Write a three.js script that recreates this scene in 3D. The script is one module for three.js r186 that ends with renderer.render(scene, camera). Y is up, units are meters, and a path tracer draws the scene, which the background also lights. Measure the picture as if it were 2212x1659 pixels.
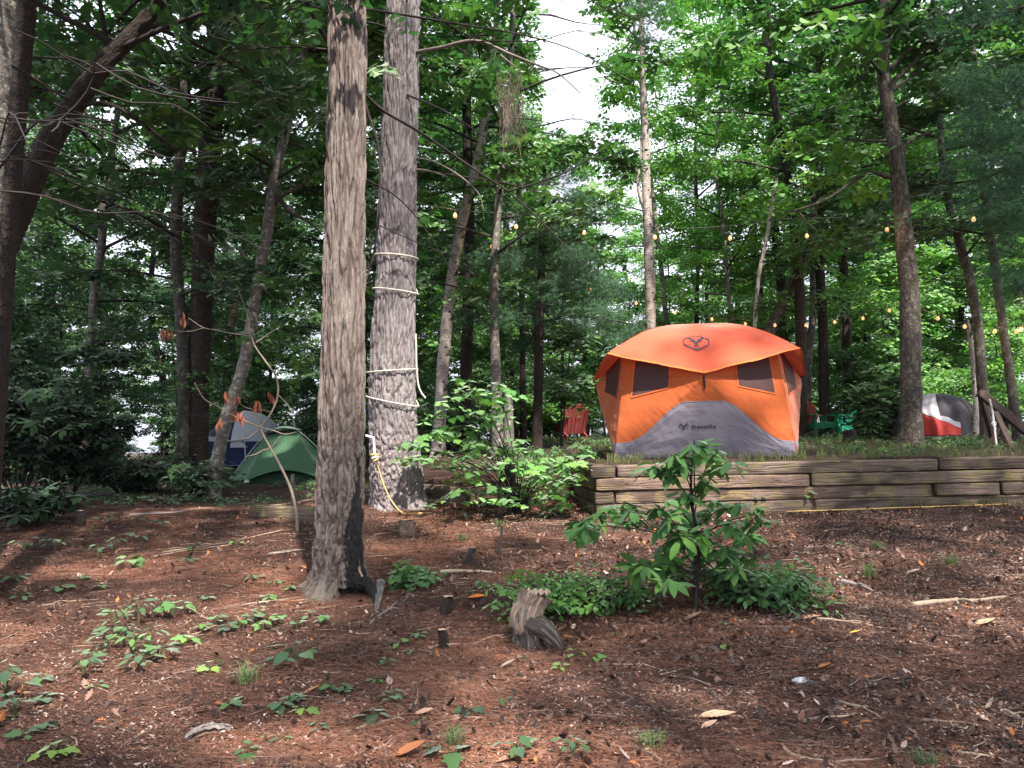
import * as THREE from 'three';
import { ImprovedNoise } from 'three/addons/math/ImprovedNoise.js';
import { mergeGeometries, mergeVertices } from 'three/addons/utils/BufferGeometryUtils.js';
import { FontLoader } from 'three/addons/loaders/FontLoader.js';

// ---------------------------------------------------------------- camera, sky, sun, exposure
const scene = new THREE.Scene();
const renderer = new THREE.WebGLRenderer({ antialias: true });
renderer.toneMapping = THREE.LinearToneMapping;
renderer.toneMappingExposure = 2.8;
renderer.shadowMap.enabled = true;
const camera = new THREE.PerspectiveCamera(53, 4 / 3, 0.05, 2000);
camera.position.set(0, 1.6, 0);
camera.rotation.order = 'YXZ';
camera.rotation.set(0.0603, 0, -0.016);
camera.updateMatrixWorld(true);

{ // bright thin overcast: an even, pale sky, a little brighter overhead
  const w = 64, h = 32, data = new Float32Array(w * h * 4);
  for (let j = 0; j < h; j++) for (let i = 0; i < w; i++) {
    const up = (j + 0.5) / h * 2 - 1, k = (j * w + i) * 4, g = 0.8 * (up > 0 ? 0.86 + 0.2 * up : 0.3);
    data[k] = 0.93 * g; data[k + 1] = 0.97 * g; data[k + 2] = 1.12 * g; data[k + 3] = 1;
  }
  const t = new THREE.DataTexture(data, w, h, THREE.RGBAFormat, THREE.FloatType);
  t.mapping = THREE.EquirectangularReflectionMapping; t.magFilter = THREE.LinearFilter; t.needsUpdate = true;
  scene.background = t; scene.environment = t;
  scene.backgroundIntensity = 1.0; scene.environmentIntensity = 1.0;
}
const sun = new THREE.DirectionalLight(new THREE.Color(1.0, 0.9, 0.8), 5.0);
sun.position.set(8, 30, 9);
sun.castShadow = true; sun.shadow.radius = 3;
sun.shadow.mapSize.set(4096, 4096);
Object.assign(sun.shadow.camera, { left: -30, right: 30, top: 30, bottom: -30, near: 1, far: 120 });
sun.target.position.set(0, 0, -10); scene.add(sun, sun.target);

// ---------------------------------------------------------------- helpers
const V = (x, y, z) => new THREE.Vector3(x, y, z);
function makeRng(a) { return () => { a |= 0; a = a + 0x6D2B79F5 | 0; let t = Math.imul(a ^ a >>> 15, 1 | a); t = t + Math.imul(t ^ t >>> 7, 61 | t) ^ t; return ((t ^ t >>> 14) >>> 0) / 4294967296; }; }
const rnd = makeRng(20240817);
const rr = (a, b) => a + (b - a) * rnd();
const gauss = () => (rnd() + rnd() + rnd() + rnd() - 2) * 1.0;
const pick = a => a[Math.floor(rnd() * a.length)];
const clamp = (v, a, b) => Math.min(b, Math.max(a, v));
const lerp = (a, b, t) => a + (b - a) * t;
const sm = (a, b, v) => { const t = clamp((v - a) / (b - a), 0, 1); return t * t * (3 - 2 * t); };
const IN = new ImprovedNoise();
const nz = (x, y, z = 0.37) => IN.noise(x, y, z);
const fbm = (x, y, z = 0.37) => nz(x, y, z) * 0.6 + nz(x * 2.1, y * 2.1, z + 5.2) * 0.3 + nz(x * 4.3, y * 4.3, z + 9.1) * 0.16;

const taken = {};
function numbered(n) { if (!(n in taken)) { taken[n] = 0; return n; } taken[n]++; return n + '_' + String(taken[n]).padStart(3, '0'); }
function tag(o, label, category, group, kind) { o.userData.label = label; if (category) o.userData.category = category; if (group) o.userData.group = group; if (kind) o.userData.kind = kind; return o; }
function thing(name, label, category, p = V(0, 0, 0), turn = 0, group) {
  const g = new THREE.Group(); g.name = numbered(name); g.position.copy(p); g.rotation.y = turn; scene.add(g); tag(g, label, category, group); return g;
}
function part(name, geo, mat, parent) { const m = new THREE.Mesh(geo, mat); m.name = name; m.castShadow = m.receiveShadow = true; parent.add(m); return m; }
function single(name, geo, mat, label, category, group) { const m = part(numbered(name), geo, mat, scene); return tag(m, label, category, group); }
function structure(name, geo, mat, label) { const m = part(numbered(name), geo, mat, scene); return tag(m, label, null, null, 'structure'); }

// ---------------------------------------------------------------- terrain
const WX = 0.93;                                        // left end of the timber wall
const dWall = x => 9.0 + 0.09 * (x - 1);                // depth of the wall face
function H(x, d) {
  const dd = clamp(d, 0, 9.7), low = 0.0068 * dd * dd + (d < 0 ? d * 0.02 : 0);
  let h;
  const L = low + 0.3 * sm(14, 21, d);
  const M = low + 0.36 * sm(10.0, 11.2, d) + 0.3 * sm(12, 18, d);
  const R = 1.165 + 0.013 * (clamp(d, 9, 24) - 9.2);
  h = lerp(L, M, sm(-2.4, -1.2, x));
  if (x > WX - 0.1 && d > 8) {
    const k = sm(dWall(x) + 0.03, dWall(x) + 0.1, d) * sm(WX + 0.03, WX + 0.1, x);
    h = lerp(h, R, k);
  }
  h -= 9 * sm(27, 75, d + Math.max(0, -x - 4) * 0.9);
  const rough = d > 8.6 && d < 9.4 && x > 0.7 ? 0.25 : 1;
  h += rough * (0.05 * nz(x * 0.55, d * 0.55) + 0.03 * nz(x * 1.4, d * 1.4, 3.3)) + 0.012 * nz(x * 4.2, d * 4.2, 7.7);
  return h;
}
const F = 829.5 / Math.tan(THREE.MathUtils.degToRad(26.5));
function ray(px, py) { return V((px - 1106) / F, (829.5 - py) / F, -1).applyQuaternion(camera.quaternion); }
function P(px, py, d) { const r = ray(px, py); return r.multiplyScalar(d / -r.z).add(camera.position); }     // a point at depth d
function G(px, py) {                                                                                          // where that sight line meets the ground
  const r = ray(px, py); r.multiplyScalar(1 / -r.z);
  let d = 1.5; for (; d < 60; d += 0.01) if (1.6 + r.y * d < H(r.x * d, d)) break;
  return V(r.x * d, H(r.x * d, d), -d);
}
const ground = (x, z) => H(x, -z);

// ---------------------------------------------------------------- textures
function tileNoise(n, seed) { const r = makeRng(seed), a = new Float32Array(n * n); for (let i = 0; i < n * n; i++) a[i] = r(); return a; }
const lattice = tileNoise(256, 77);
function tn(u, v, fx, fy, s = 0) {                       // value noise that tiles on 0..1
  const x = u * fx, y = v * fy, i = Math.floor(x), j = Math.floor(y), a = x - i, b = y - j;
  const L = (p, q) => lattice[((((p % fx) + fx) % fx * 7 + s * 31) & 255) * 256 + ((((q % fy) + fy) % fy * 5 + s * 17) & 255)];
  const sa = a * a * (3 - 2 * a), sb = b * b * (3 - 2 * b);
  return lerp(lerp(L(i, j), L(i + 1, j), sa), lerp(L(i, j + 1), L(i + 1, j + 1), sa), sb);
}
function tex(size, fn, srgb = true, sy = size) {
  const d = new Uint8Array(size * sy * 4);
  for (let j = 0; j < sy; j++) for (let i = 0; i < size; i++) { const c = fn((i + 0.5) / size, (j + 0.5) / sy), k = (j * size + i) * 4; d[k] = clamp(c[0], 0, 1) * 255; d[k + 1] = clamp(c[1], 0, 1) * 255; d[k + 2] = clamp(c[2], 0, 1) * 255; d[k + 3] = 255; }
  const t = new THREE.DataTexture(d, size, sy); t.wrapS = t.wrapT = THREE.RepeatWrapping; t.magFilter = THREE.LinearFilter; t.minFilter = THREE.LinearMipmapLinearFilter; t.generateMipmaps = true;
  if (srgb) t.colorSpace = THREE.SRGBColorSpace; t.needsUpdate = true; return t;
}
const mixc = (a, b, t) => [lerp(a[0], b[0], t), lerp(a[1], b[1], t), lerp(a[2], b[2], t)];
const grey = v => [v, v, v];
// bark: u around, v along; one tile is 0.5 m x 1 m
const furrowH = (u, v) => { const w = u + 0.035 * (tn(u, v, 6, 9, 3) - 0.5) * 2; const r = 1 - Math.abs(tn(w, v, 22, 9, 1) * 2 - 1); const r2 = 1 - Math.abs(tn(w, v, 44, 20, 2) * 2 - 1); return clamp(1 - Math.pow(r, 3) * 0.9 - Math.pow(r2, 4) * 0.35 + (tn(u, v, 90, 60, 4) - 0.5) * 0.2, 0, 1); };
const barkFurrow = tex(512, (u, v) => { const n = tn(u, v, 8, 10, 5), m = tn(u, v, 70, 50, 6), k = tn(u, v, 25, 16, 9); let c = mixc([0.40, 0.34, 0.31], [0.56, 0.50, 0.46], n * 0.6 + m * 0.4); if (k > 0.7) c = mixc(c, [0.56, 0.58, 0.52], (k - 0.7) * 2.2 * m); return c; });
const barkFurrowB = tex(512, (u, v) => grey(furrowH(u, v)), false);
const barkGrey = tex(512, (u, v) => { const n = tn(u, v, 6, 12, 5), m = tn(u, v, 60, 90, 6), k = tn(u, v, 9, 14, 8) * 0.6 + tn(u, v, 30, 40, 7) * 0.4; let c = mixc([0.36, 0.34, 0.32], [0.5, 0.48, 0.46], n * 0.6 + m * 0.4); if (k > 0.56) c = mixc(c, [0.66, 0.68, 0.63], clamp((k - 0.56) * 9, 0, 0.8)); return c; });
const barkGreyB = tex(512, (u, v) => grey(tn(u, v, 40, 20, 1) * 0.5 + tn(u, v, 90, 60, 2) * 0.5), false);
const barkBirch = tex(512, (u, v) => { const n = tn(u, v, 6, 10, 5), l = tn(u, v, 8, 120, 6), k = tn(u, v, 5, 9, 7) * 0.7 + tn(u, v, 22, 40, 4) * 0.3; let c = mixc([0.66, 0.62, 0.58], [0.82, 0.79, 0.77], n); if (l > 0.72) c = mixc(c, [0.25, 0.22, 0.2], clamp((l - 0.72) * 6, 0, 0.85)); if (k > 0.66) c = mixc(c, [0.2, 0.18, 0.17], clamp((k - 0.66) * 10, 0, 0.9)); return c; });
const barkBirchB = tex(512, (u, v) => grey(1 - tn(u, v, 8, 120, 6) * 0.7), false);
const ringH = (u, v) => { const w = v + 0.012 * (tn(u, v, 8, 8, 3) - 0.5); const r = 1 - Math.abs((tn(u, w, 5, 38, 1) * 0.6 + tn(u, w, 11, 70, 7) * 0.4) * 2 - 1); return clamp(1 - Math.pow(r, 2.2) + (tn(u, v, 40, 90, 2) - 0.5) * 0.25, 0, 1); };
const barkRing = tex(512, (u, v) => { const n = tn(u, v, 5, 60, 5), m = tn(u, v, 40, 90, 6), k = tn(u, v, 7, 9, 8); let c = mixc([0.26, 0.22, 0.20], [0.42, 0.37, 0.34], n * 0.6 + m * 0.4); if (k > 0.68) c = mixc(c, [0.5, 0.5, 0.47], (k - 0.68) * 2.5); return c; });
const barkRingB = tex(512, (u, v) => grey(ringH(u, v)), false);
const woodTex = tex(1024, (u, v) => { const w = v + 0.007 * (tn(u, v, 3, 3, 3) - 0.5); const g = tn(u, w, 5, 60, 1) * 0.35 + tn(u, w, 12, 150, 2) * 0.65, p = tn(u, v, 5, 4, 5), q = tn(u, v, 14, 9, 6), f = tn(u, v, 160, 90, 4); let c = mixc([0.36, 0.3, 0.27], [0.68, 0.61, 0.56], g * 0.65 + f * 0.35); c = mixc(c, [0.3, 0.25, 0.22], clamp((p * 0.6 + tn(u, v, 11, 8, 9) * 0.4 - 0.45) * 3, 0, 0.75)); if (q > 0.62) c = mixc(c, [0.56, 0.53, 0.36], clamp((q - 0.58) * 5, 0, 0.75) * f * 1.5); return c; }, true, 512);
const woodTexB = tex(1024, (u, v) => { const w = v + 0.007 * (tn(u, v, 3, 3, 3) - 0.5); const r = 1 - Math.abs(tn(u, w, 7, 26, 7) * 2 - 1); return grey(clamp(1 - Math.pow(r, 5) * 0.9 - tn(u, w, 8, 120, 2) * 0.3, 0, 1)); }, false, 512);
// needle and leaf crumb litter, 1.5 m tile
function litterTexture() {
  const S = 1024, c = document.createElement('canvas'); c.width = c.height = S; const g = c.getContext('2d');
  g.fillStyle = '#2e1c17'; g.fillRect(0, 0, S, S);
  const r = makeRng(5); const cols = ['#2c1a15', '#4d2f25', '#5e3a2d', '#6f4738', '#1d110e', '#80563f', '#452920', '#38231d', '#8e6654', '#553829', '#29190f', '#613425', '#3c2822', '#20130f'];
  for (let i = 0; i < 2600; i++) { const x = r() * S, y = r() * S, q = 3 + r() * 12; g.fillStyle = cols[Math.floor(r() * cols.length)]; g.globalAlpha = 0.5; for (const [ox, oy] of [[0, 0], [S, 0], [-S, 0], [0, S], [0, -S]]) { g.beginPath(); g.ellipse(x + ox, y + oy, q, q * (0.3 + r() * 0.5), r() * 3.14, 0, 6.29); g.fill(); } }
  for (let i = 0; i < 15000; i++) {
    const x = r() * S, y = r() * S, a = (r() - 0.5) * 2.6, l = 10 + r() * 50, b = (r() - 0.5) * 14; g.strokeStyle = cols[Math.floor(r() * cols.length)]; g.globalAlpha = 0.75; g.lineWidth = 0.8 + r() * 1.3;
    for (const [ox, oy] of [[0, 0], [S, 0], [-S, 0], [0, S], [0, -S]]) { if (x + ox < -70 || x + ox > S + 70 || y + oy < -70 || y + oy > S + 70) continue; const x1 = x + ox + Math.cos(a) * l, y1 = y + oy + Math.sin(a) * l; g.beginPath(); g.moveTo(x + ox, y + oy); g.quadraticCurveTo((x + ox + x1) / 2 + b, (y + oy + y1) / 2 + b, x1, y1); g.stroke(); }
  }
  const t = new THREE.CanvasTexture(c); t.wrapS = t.wrapT = THREE.RepeatWrapping; t.colorSpace = THREE.SRGBColorSpace; return t;
}
// ---------------------------------------------------------------- materials
const lin = (r, g, b) => new THREE.Color().setRGB(r, g, b);
const std = (color, roughness = 0.85, more = {}) => new THREE.MeshStandardMaterial({ color, roughness, side: THREE.DoubleSide, ...more });
const W = lin(1, 1, 1);
const M = {
  furrow: std(lin(0.75, 0.74, 0.74), 0.92, { map: barkFurrow, bumpMap: barkFurrowB, bumpScale: 0.018 }),
  furrowDark: std(lin(0.15, 0.135, 0.13), 0.92, { map: barkFurrow, bumpMap: barkFurrowB, bumpScale: 0.02 }),
  grey: std(lin(0.72, 0.7, 0.7), 0.9, { map: barkGrey, bumpMap: barkGreyB, bumpScale: 0.006 }),
  greyDark: std(lin(0.3, 0.285, 0.275), 0.9, { map: barkGrey, bumpMap: barkGreyB, bumpScale: 0.006 }),
  birch: std(lin(0.72, 0.7, 0.72), 0.85, { map: barkBirch, bumpMap: barkBirchB, bumpScale: 0.005 }),
  ring: std(lin(0.3, 0.285, 0.275), 0.85, { map: barkRing, bumpMap: barkRingB, bumpScale: 0.014 }),
  nearBark: std(W, 0.92, { vertexColors: true, bumpMap: barkFurrowB, bumpScale: 0.006 }),
  twig: std(lin(0.024, 0.019, 0.017), 0.9), twigPale: std(lin(0.17, 0.13, 0.1), 0.9), twigGrey: std(lin(0.2, 0.17, 0.15), 0.9), bare: std(lin(0.2, 0.165, 0.13), 0.85),
  wood: std(W, 0.9, { map: woodTex, bumpMap: woodTexB, bumpScale: 0.008 }),
  woodDark: std(lin(0.45, 0.42, 0.4), 0.9, { map: woodTex, bumpMap: woodTexB, bumpScale: 0.012 }),
  brownWood: std(lin(0.075, 0.05, 0.04), 0.85, { bumpMap: woodTexB, bumpScale: 0.004 }),
};
function leafMat(transmission = 0.42, extra = {}) { return new THREE.MeshPhysicalMaterial({ color: W, roughness: 1, transmission, thickness: 0, side: THREE.DoubleSide, ...extra }); }
M.brownBark = std(lin(0.34, 0.3, 0.28), 0.9, { map: barkGrey, bumpMap: barkFurrowB, bumpScale: 0.012 }); M.leaf = leafMat(0.45); M.needle = leafMat(0.35); M.thick = leafMat(0.18);

// ---------------------------------------------------------------- shapes
// a tapered tube through points; opt.disp(theta, s, h) is added to the radius; opt.col(theta, s, p) colours the vertices
function tube(pts, radii, seg = 8, rings = 16, opt = {}) {
  const curve = new THREE.CatmullRomCurve3(pts, false, 'centripetal'), n = pts.length - 1, L = curve.getLength();
  const pos = [], uv = [], idx = [], col = [];
  let t0 = curve.getTangent(0), ref = Math.abs(t0.x) < 0.9 ? V(1, 0, 0) : V(0, 0, 1);
  let bx = ref.clone().addScaledVector(t0, -ref.dot(t0)).normalize();
  for (let j = 0; j <= rings; j++) {
    const t = j / rings, c = curve.getPoint(t), tg = curve.getTangent(t); bx.addScaledVector(tg, -bx.dot(tg)).normalize();
    const by = V().crossVectors(bx, tg), k = Math.min(n - 1, Math.floor(t * n)), R = lerp(radii[k], radii[k + 1], t * n - k);
    for (let i = 0; i <= seg; i++) {
      const th = (i % seg) / seg * Math.PI * 2; let q = R; if (opt.disp) q += opt.disp(th, t * L, R, c);
      const p = c.clone().addScaledVector(bx, Math.cos(th) * q).addScaledVector(by, Math.sin(th) * q);
      pos.push(p.x, p.y, p.z); uv.push(i / seg * Math.max(1, Math.round(Math.PI * 2 * radii[0] / 0.5)) * 1, t * L);
      if (opt.col) col.push(...opt.col(th, t * L, p, c, R));
    }
  }
  const a = seg + 1;
  for (let j = 0; j < rings; j++) for (let i = 0; i < seg; i++) { const p = j * a + i; idx.push(p, p + 1, p + a, p + 1, p + a + 1, p + a); }
  if (opt.cap) for (const [row, flip] of [[0, 1], [rings, 0]]) {
    const ci = pos.length / 3, c = curve.getPoint(row / rings); pos.push(c.x, c.y, c.z); uv.push(0.1, 0.1); if (opt.col) col.push(...opt.col(0, 0, c, c, 0));
    for (let i = 0; i < seg; i++) flip ? idx.push(ci, row * a + i + 1, row * a + i) : idx.push(ci, row * a + i, row * a + i + 1);
  }
  const g = new THREE.BufferGeometry(); g.setAttribute('position', new THREE.Float32BufferAttribute(pos, 3)); g.setAttribute('uv', new THREE.Float32BufferAttribute(uv, 2)); if (opt.col) g.setAttribute('color', new THREE.Float32BufferAttribute(col, 3));
  g.setIndex(idx); g.computeVertexNormals();
  const N = g.attributes.normal; for (let j = 0; j <= rings; j++) { const p = j * a, q = p + seg, v = V(N.getX(p) + N.getX(q), N.getY(p) + N.getY(q), N.getZ(p) + N.getZ(q)).normalize(); N.setXYZ(p, v.x, v.y, v.z); N.setXYZ(q, v.x, v.y, v.z); }
  return g;
}
function polyGeo(verts, faces, uvs) { const g = new THREE.BufferGeometry(); g.setAttribute('position', new THREE.Float32BufferAttribute(verts.flatMap(v => [v.x, v.y, v.z]), 3)); if (uvs) g.setAttribute('uv', new THREE.Float32BufferAttribute(uvs, 2)); g.setIndex(faces); g.computeVertexNormals(); return g; }
function gridGeo(nu, nv, fn, keep) {                            // fn(u, v) -> Vector3
  const pos = [], uv = [], idx = [];
  for (let j = 0; j <= nv; j++) for (let i = 0; i <= nu; i++) { const p = fn(i / nu, j / nv); pos.push(p.x, p.y, p.z); uv.push(i / nu, j / nv); }
  for (let j = 0; j < nv; j++) for (let i = 0; i < nu; i++) { if (keep && !keep((i + 0.5) / nu, (j + 0.5) / nv)) continue; const a = j * (nu + 1) + i, b = a + nu + 1; idx.push(a, a + 1, b, a + 1, b + 1, b); }
  const g = new THREE.BufferGeometry(); g.setAttribute('position', new THREE.Float32BufferAttribute(pos, 3)); g.setAttribute('uv', new THREE.Float32BufferAttribute(uv, 2)); g.setIndex(idx); g.computeVertexNormals(); return g;
}
// leaves lie in the xz plane, stalk at the origin, tip towards +x, length 1
const OUT = {
  maple: [[0, 0.03], [-0.1, 0.2], [0.06, 0.2], [0.06, 0.46], [0.26, 0.34], [0.42, 0.56], [0.52, 0.28], [0.74, 0.24], [1, 0]],
  oval: [[0, 0.02], [0.2, 0.2], [0.45, 0.27], [0.75, 0.17], [1, 0]],
  long: [[0, 0.02], [0.25, 0.14], [0.55, 0.19], [0.82, 0.11], [1, 0]],
  heart: [[0, 0.06], [-0.12, 0.26], [0.1, 0.46], [0.4, 0.46], [0.75, 0.26], [1, 0]],
  oak: [[0, 0.03], [0.15, 0.12], [0.2, 0.26], [0.32, 0.15], [0.45, 0.34], [0.55, 0.16], [0.7, 0.26], [0.78, 0.12], [1, 0]],
};
function leafGeo(kind, droop = 0.16, fold = 0.22) {
  const o = OUT[kind], v = [], f = [], bend = (x, z) => -droop * x * x - 0 + fold * Math.abs(z) * 0.5;
  for (const [x] of o) v.push(V(x, -droop * x * x, 0));
  const n = o.length;
  for (const s of [1, -1]) { const b = v.length; for (const [x, z] of o) v.push(V(x, bend(x, z), s * z)); for (let i = 0; i < n - 1; i++) { if (s > 0) f.push(i, b + i, i + 1, i + 1, b + i, b + i + 1); else f.push(i, i + 1, b + i, i + 1, b + i + 1, b + i); } }
  return polyGeo(v, f);
}
const LEAF = { maple: leafGeo('maple'), oval: leafGeo('oval'), long: leafGeo('long', 0.25, 0.2), heart: leafGeo('heart', 0.1, 0.2), oak: leafGeo('oak', -0.2, 0.5) };
const simple = (kind => { const o = OUT[kind]; return o; });
function lowLeaf(kind) { const v = [V(0, 0, 0)], f = [], o = OUT[kind]; for (const [x, z] of o.slice(1)) v.push(V(x, -0.14 * x * x + Math.abs(z) * 0.1, z)); for (const [x, z] of o.slice(1, -1).reverse()) v.push(V(x, -0.14 * x * x + Math.abs(z) * 0.1, -z)); for (let i = 1; i < v.length - 1; i++) f.push(0, i, i + 1); return polyGeo(v, f); }
const LOW = { maple: lowLeaf('maple'), oval: lowLeaf('oval'), heart: lowLeaf('heart') };
const mtx = (p, e, s) => new THREE.Matrix4().compose(p, new THREE.Quaternion().setFromEuler(e), typeof s === 'number' ? V(s, s, s) : s);
function sprig(kind, n, len, size) {                       // a leafy twig end, about len long, lying flat
  const gs = [];
  for (let i = 0; i < n; i++) {
    const t = (i + 0.6) / n, side = i % 2 ? 1 : -1, x = (t - 0.4) * len, a = i === n - 1 ? rr(-0.3, 0.3) : side * rr(0.5, 1.3);
    gs.push(LOW[kind].clone().applyMatrix4(mtx(V(x, rr(-0.05, 0.05), side * rr(0, 0.05)), new THREE.Euler(rr(-0.5, 0.5), -a, rr(-0.6, 0.15), 'YXZ'), size * rr(0.75, 1.25))));
  }
  return mergeGeometries(gs);
}
function tuft(len, needles, nl) {                          // a pine twig end with brushes of needles
  const v = [], f = [];
  for (let k = 0; k < 6; k++) {
    const c = V((k / 5 - 0.5) * len, rr(-0.02, 0.02), rr(-0.09, 0.09));
    for (let i = 0; i < needles; i++) { const d = V(rr(-0.4, 1), rr(-0.75, 0.6), rr(-1, 1)).normalize().multiplyScalar(nl * rr(0.7, 1.1)), w = V(gauss(), gauss(), gauss()).normalize().multiplyScalar(0.0032), b = v.length; v.push(c.clone().add(w), c.clone().sub(w), c.clone().add(d).add(V(0, -0.02, 0))); f.push(b, b + 1, b + 2); }
  }
  return polyGeo(v, f);
}
function whorl(n, size) { const gs = []; for (let i = 0; i < n; i++) gs.push(LEAF.long.clone().applyMatrix4(mtx(V(0, 0, 0), new THREE.Euler(0, i / n * 6.283 + rr(-0.2, 0.2), rr(-0.5, 0.35), 'YXZ'), size * rr(0.8, 1.2)))); return mergeGeometries(gs); }
const SPRIG = {
  maple: [0, 1, 2].map(() => sprig('maple', 9, 0.52, 0.115)), oval: [0, 1, 2].map(() => sprig('oval', 10, 0.5, 0.105)), heart: [0, 1].map(() => sprig('heart', 7, 0.6, 0.15)),
  pine: [0, 1].map(() => tuft(0.42, 15, 0.11)), whorl: [0, 1].map(() => whorl(8, 0.13)),
};
const GREEN = {
  bright: [[0.116, 0.318, 0.034], [0.151, 0.357, 0.039], [0.082, 0.254, 0.031], [0.102, 0.302, 0.054]],
  mid: [[0.055, 0.177, 0.031], [0.071, 0.204, 0.036], [0.044, 0.145, 0.031], [0.083, 0.216, 0.029]],
  deep: [[0.03, 0.103, 0.026], [0.04, 0.121, 0.026], [0.026, 0.09, 0.032], [0.05, 0.145, 0.026]],
  pine: [[0.035, 0.12, 0.054], [0.045, 0.138, 0.059], [0.032, 0.101, 0.054], [0.051, 0.157, 0.054]],
  laurel: [[0.02, 0.055, 0.024], [0.028, 0.07, 0.026], [0.018, 0.045, 0.022], [0.035, 0.085, 0.028]],
  lime: [[0.16, 0.3, 0.03], [0.13, 0.26, 0.03], [0.19, 0.32, 0.04]],
};
const tint = (pal, j = 0.18) => { const c = pick(GREEN[pal]), k = 1 + rr(-j, j); return lin(c[0] * k * (1 + rr(-0.1, 0.1)), c[1] * k, c[2] * k); };
// canopy opening: no foliage grows in the slot over the path behind the shrubs
const openSlot = p => { const d = -p.z; return d > 9 && p.x > 0.05 * d - 0.2 && p.x < 0.112 * d + 0.1 && p.y > 1.6 + 0.4 * d + 0.5 * nz(p.x * 1.5, p.y * 1.5, p.z * 1.5); };
function foliage(parent, kind, clumps, per, pal, name = 'crown', size = 1) {
  const list = [];
  for (const c of clumps) { const n = Math.max(1, Math.round(per * (c.k || 1))); for (let i = 0; i < n; i++) {
    const q = V(gauss(), gauss() * 0.5, gauss()).multiplyScalar(c.r * 0.75).add(c.p); if (openSlot(q)) continue; if (q.y < ground(q.x, q.z) + 0.05) continue; list.push(q); } }
  if (!list.length) return null;
  const mat = kind === 'pine' ? M.needle : kind === 'whorl' ? M.thick : M.leaf, im = new THREE.InstancedMesh(pick(SPRIG[kind]), mat, list.length);
  im.name = name; im.castShadow = im.receiveShadow = true; im.userData.kind = 'stuff';
  const e = new THREE.Euler(0, 0, 0, 'YXZ');
  list.forEach((q, i) => { e.set(gauss() * 0.45, rnd() * 6.283, gauss() * 0.4 - 0.1); im.setMatrixAt(i, mtx(q, e, size * rr(0.75, 1.3))); im.setColorAt(i, tint(pal)); });
  parent.add(im); return im;
}
// ---------------------------------------------------------------- ground
{
  const axis = (parts) => { const a = []; for (const [from, to, step] of parts) for (let v = from; v < to - 1e-6; v += step) a.push(v); a.push(parts[parts.length - 1][1]); return a; };
  const far = [14, 16, 19, 23, 28, 34, 42, 55, 75, 110, 170, 260, 400];
  const xs = [...far.slice().reverse().map(v => -v), ...axis([[-12, -8, 0.3], [-8, 0.85, 0.07], [0.85, 1.12, 0.02], [1.12, 8, 0.07], [8, 12, 0.3]]), ...far];
  const ds = [-400, -200, -100, -50, -25, -14, -9, -6, -4, -3, -2, -1, ...axis([[0, 2, 0.25], [2, 8.8, 0.06], [8.8, 9.9, 0.025], [9.9, 13, 0.08], [13, 30, 0.35], [30, 80, 2.5]]), 100, 140, 200, 300, 450];
  const pos = [], uv = [], col = [], idx = [];
  for (const d of ds) for (const x of xs) {
    const y = H(x, d) + 0.008 * nz(x * 11, d * 11, 1.2); pos.push(x, y, -d); uv.push(x / 1.5, d / 1.5);
    const n = fbm(x * 0.5, d * 0.5, 2.2), m = fbm(x * 1.7, d * 1.7, 6.2), red = sm(0.4, -2, x), w = 0.6 + 0.35 * n + 0.3 * m;
    let c = [lerp(0.95, 1.05, red) * w, lerp(0.95, 0.82, red) * w, lerp(0.93, 0.74, red) * w];
    const green = (x > 1 && d > 9.3 ? 0.75 : x < -3 ? 0.45 * sm(8, 13, d) : 0.15) * sm(-0.05, 0.25, fbm(x * 1.1 + 9, d * 1.1, 4.4));
    c = [lerp(c[0], 0.55, green), lerp(c[1], 1.05, green), lerp(c[2], 0.4, green)];
    col.push(...c);
  }
  const nx = xs.length; for (let j = 0; j < ds.length - 1; j++) for (let i = 0; i < nx - 1; i++) { const a = j * nx + i, b = a + nx; idx.push(a, a + 1, b, a + 1, b + 1, b); }
  const g = new THREE.BufferGeometry(); g.setAttribute('position', new THREE.Float32BufferAttribute(pos, 3)); g.setAttribute('uv', new THREE.Float32BufferAttribute(uv, 2)); g.setAttribute('color', new THREE.Float32BufferAttribute(col, 3)); g.setIndex(idx); g.computeVertexNormals();
  const t = litterTexture();
  structure('ground', g, std(W, 0.95, { map: t, vertexColors: true, bumpMap: t, bumpScale: 0.012 }), 'brown forest floor of pine needles, dry leaves and soil');
}

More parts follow.
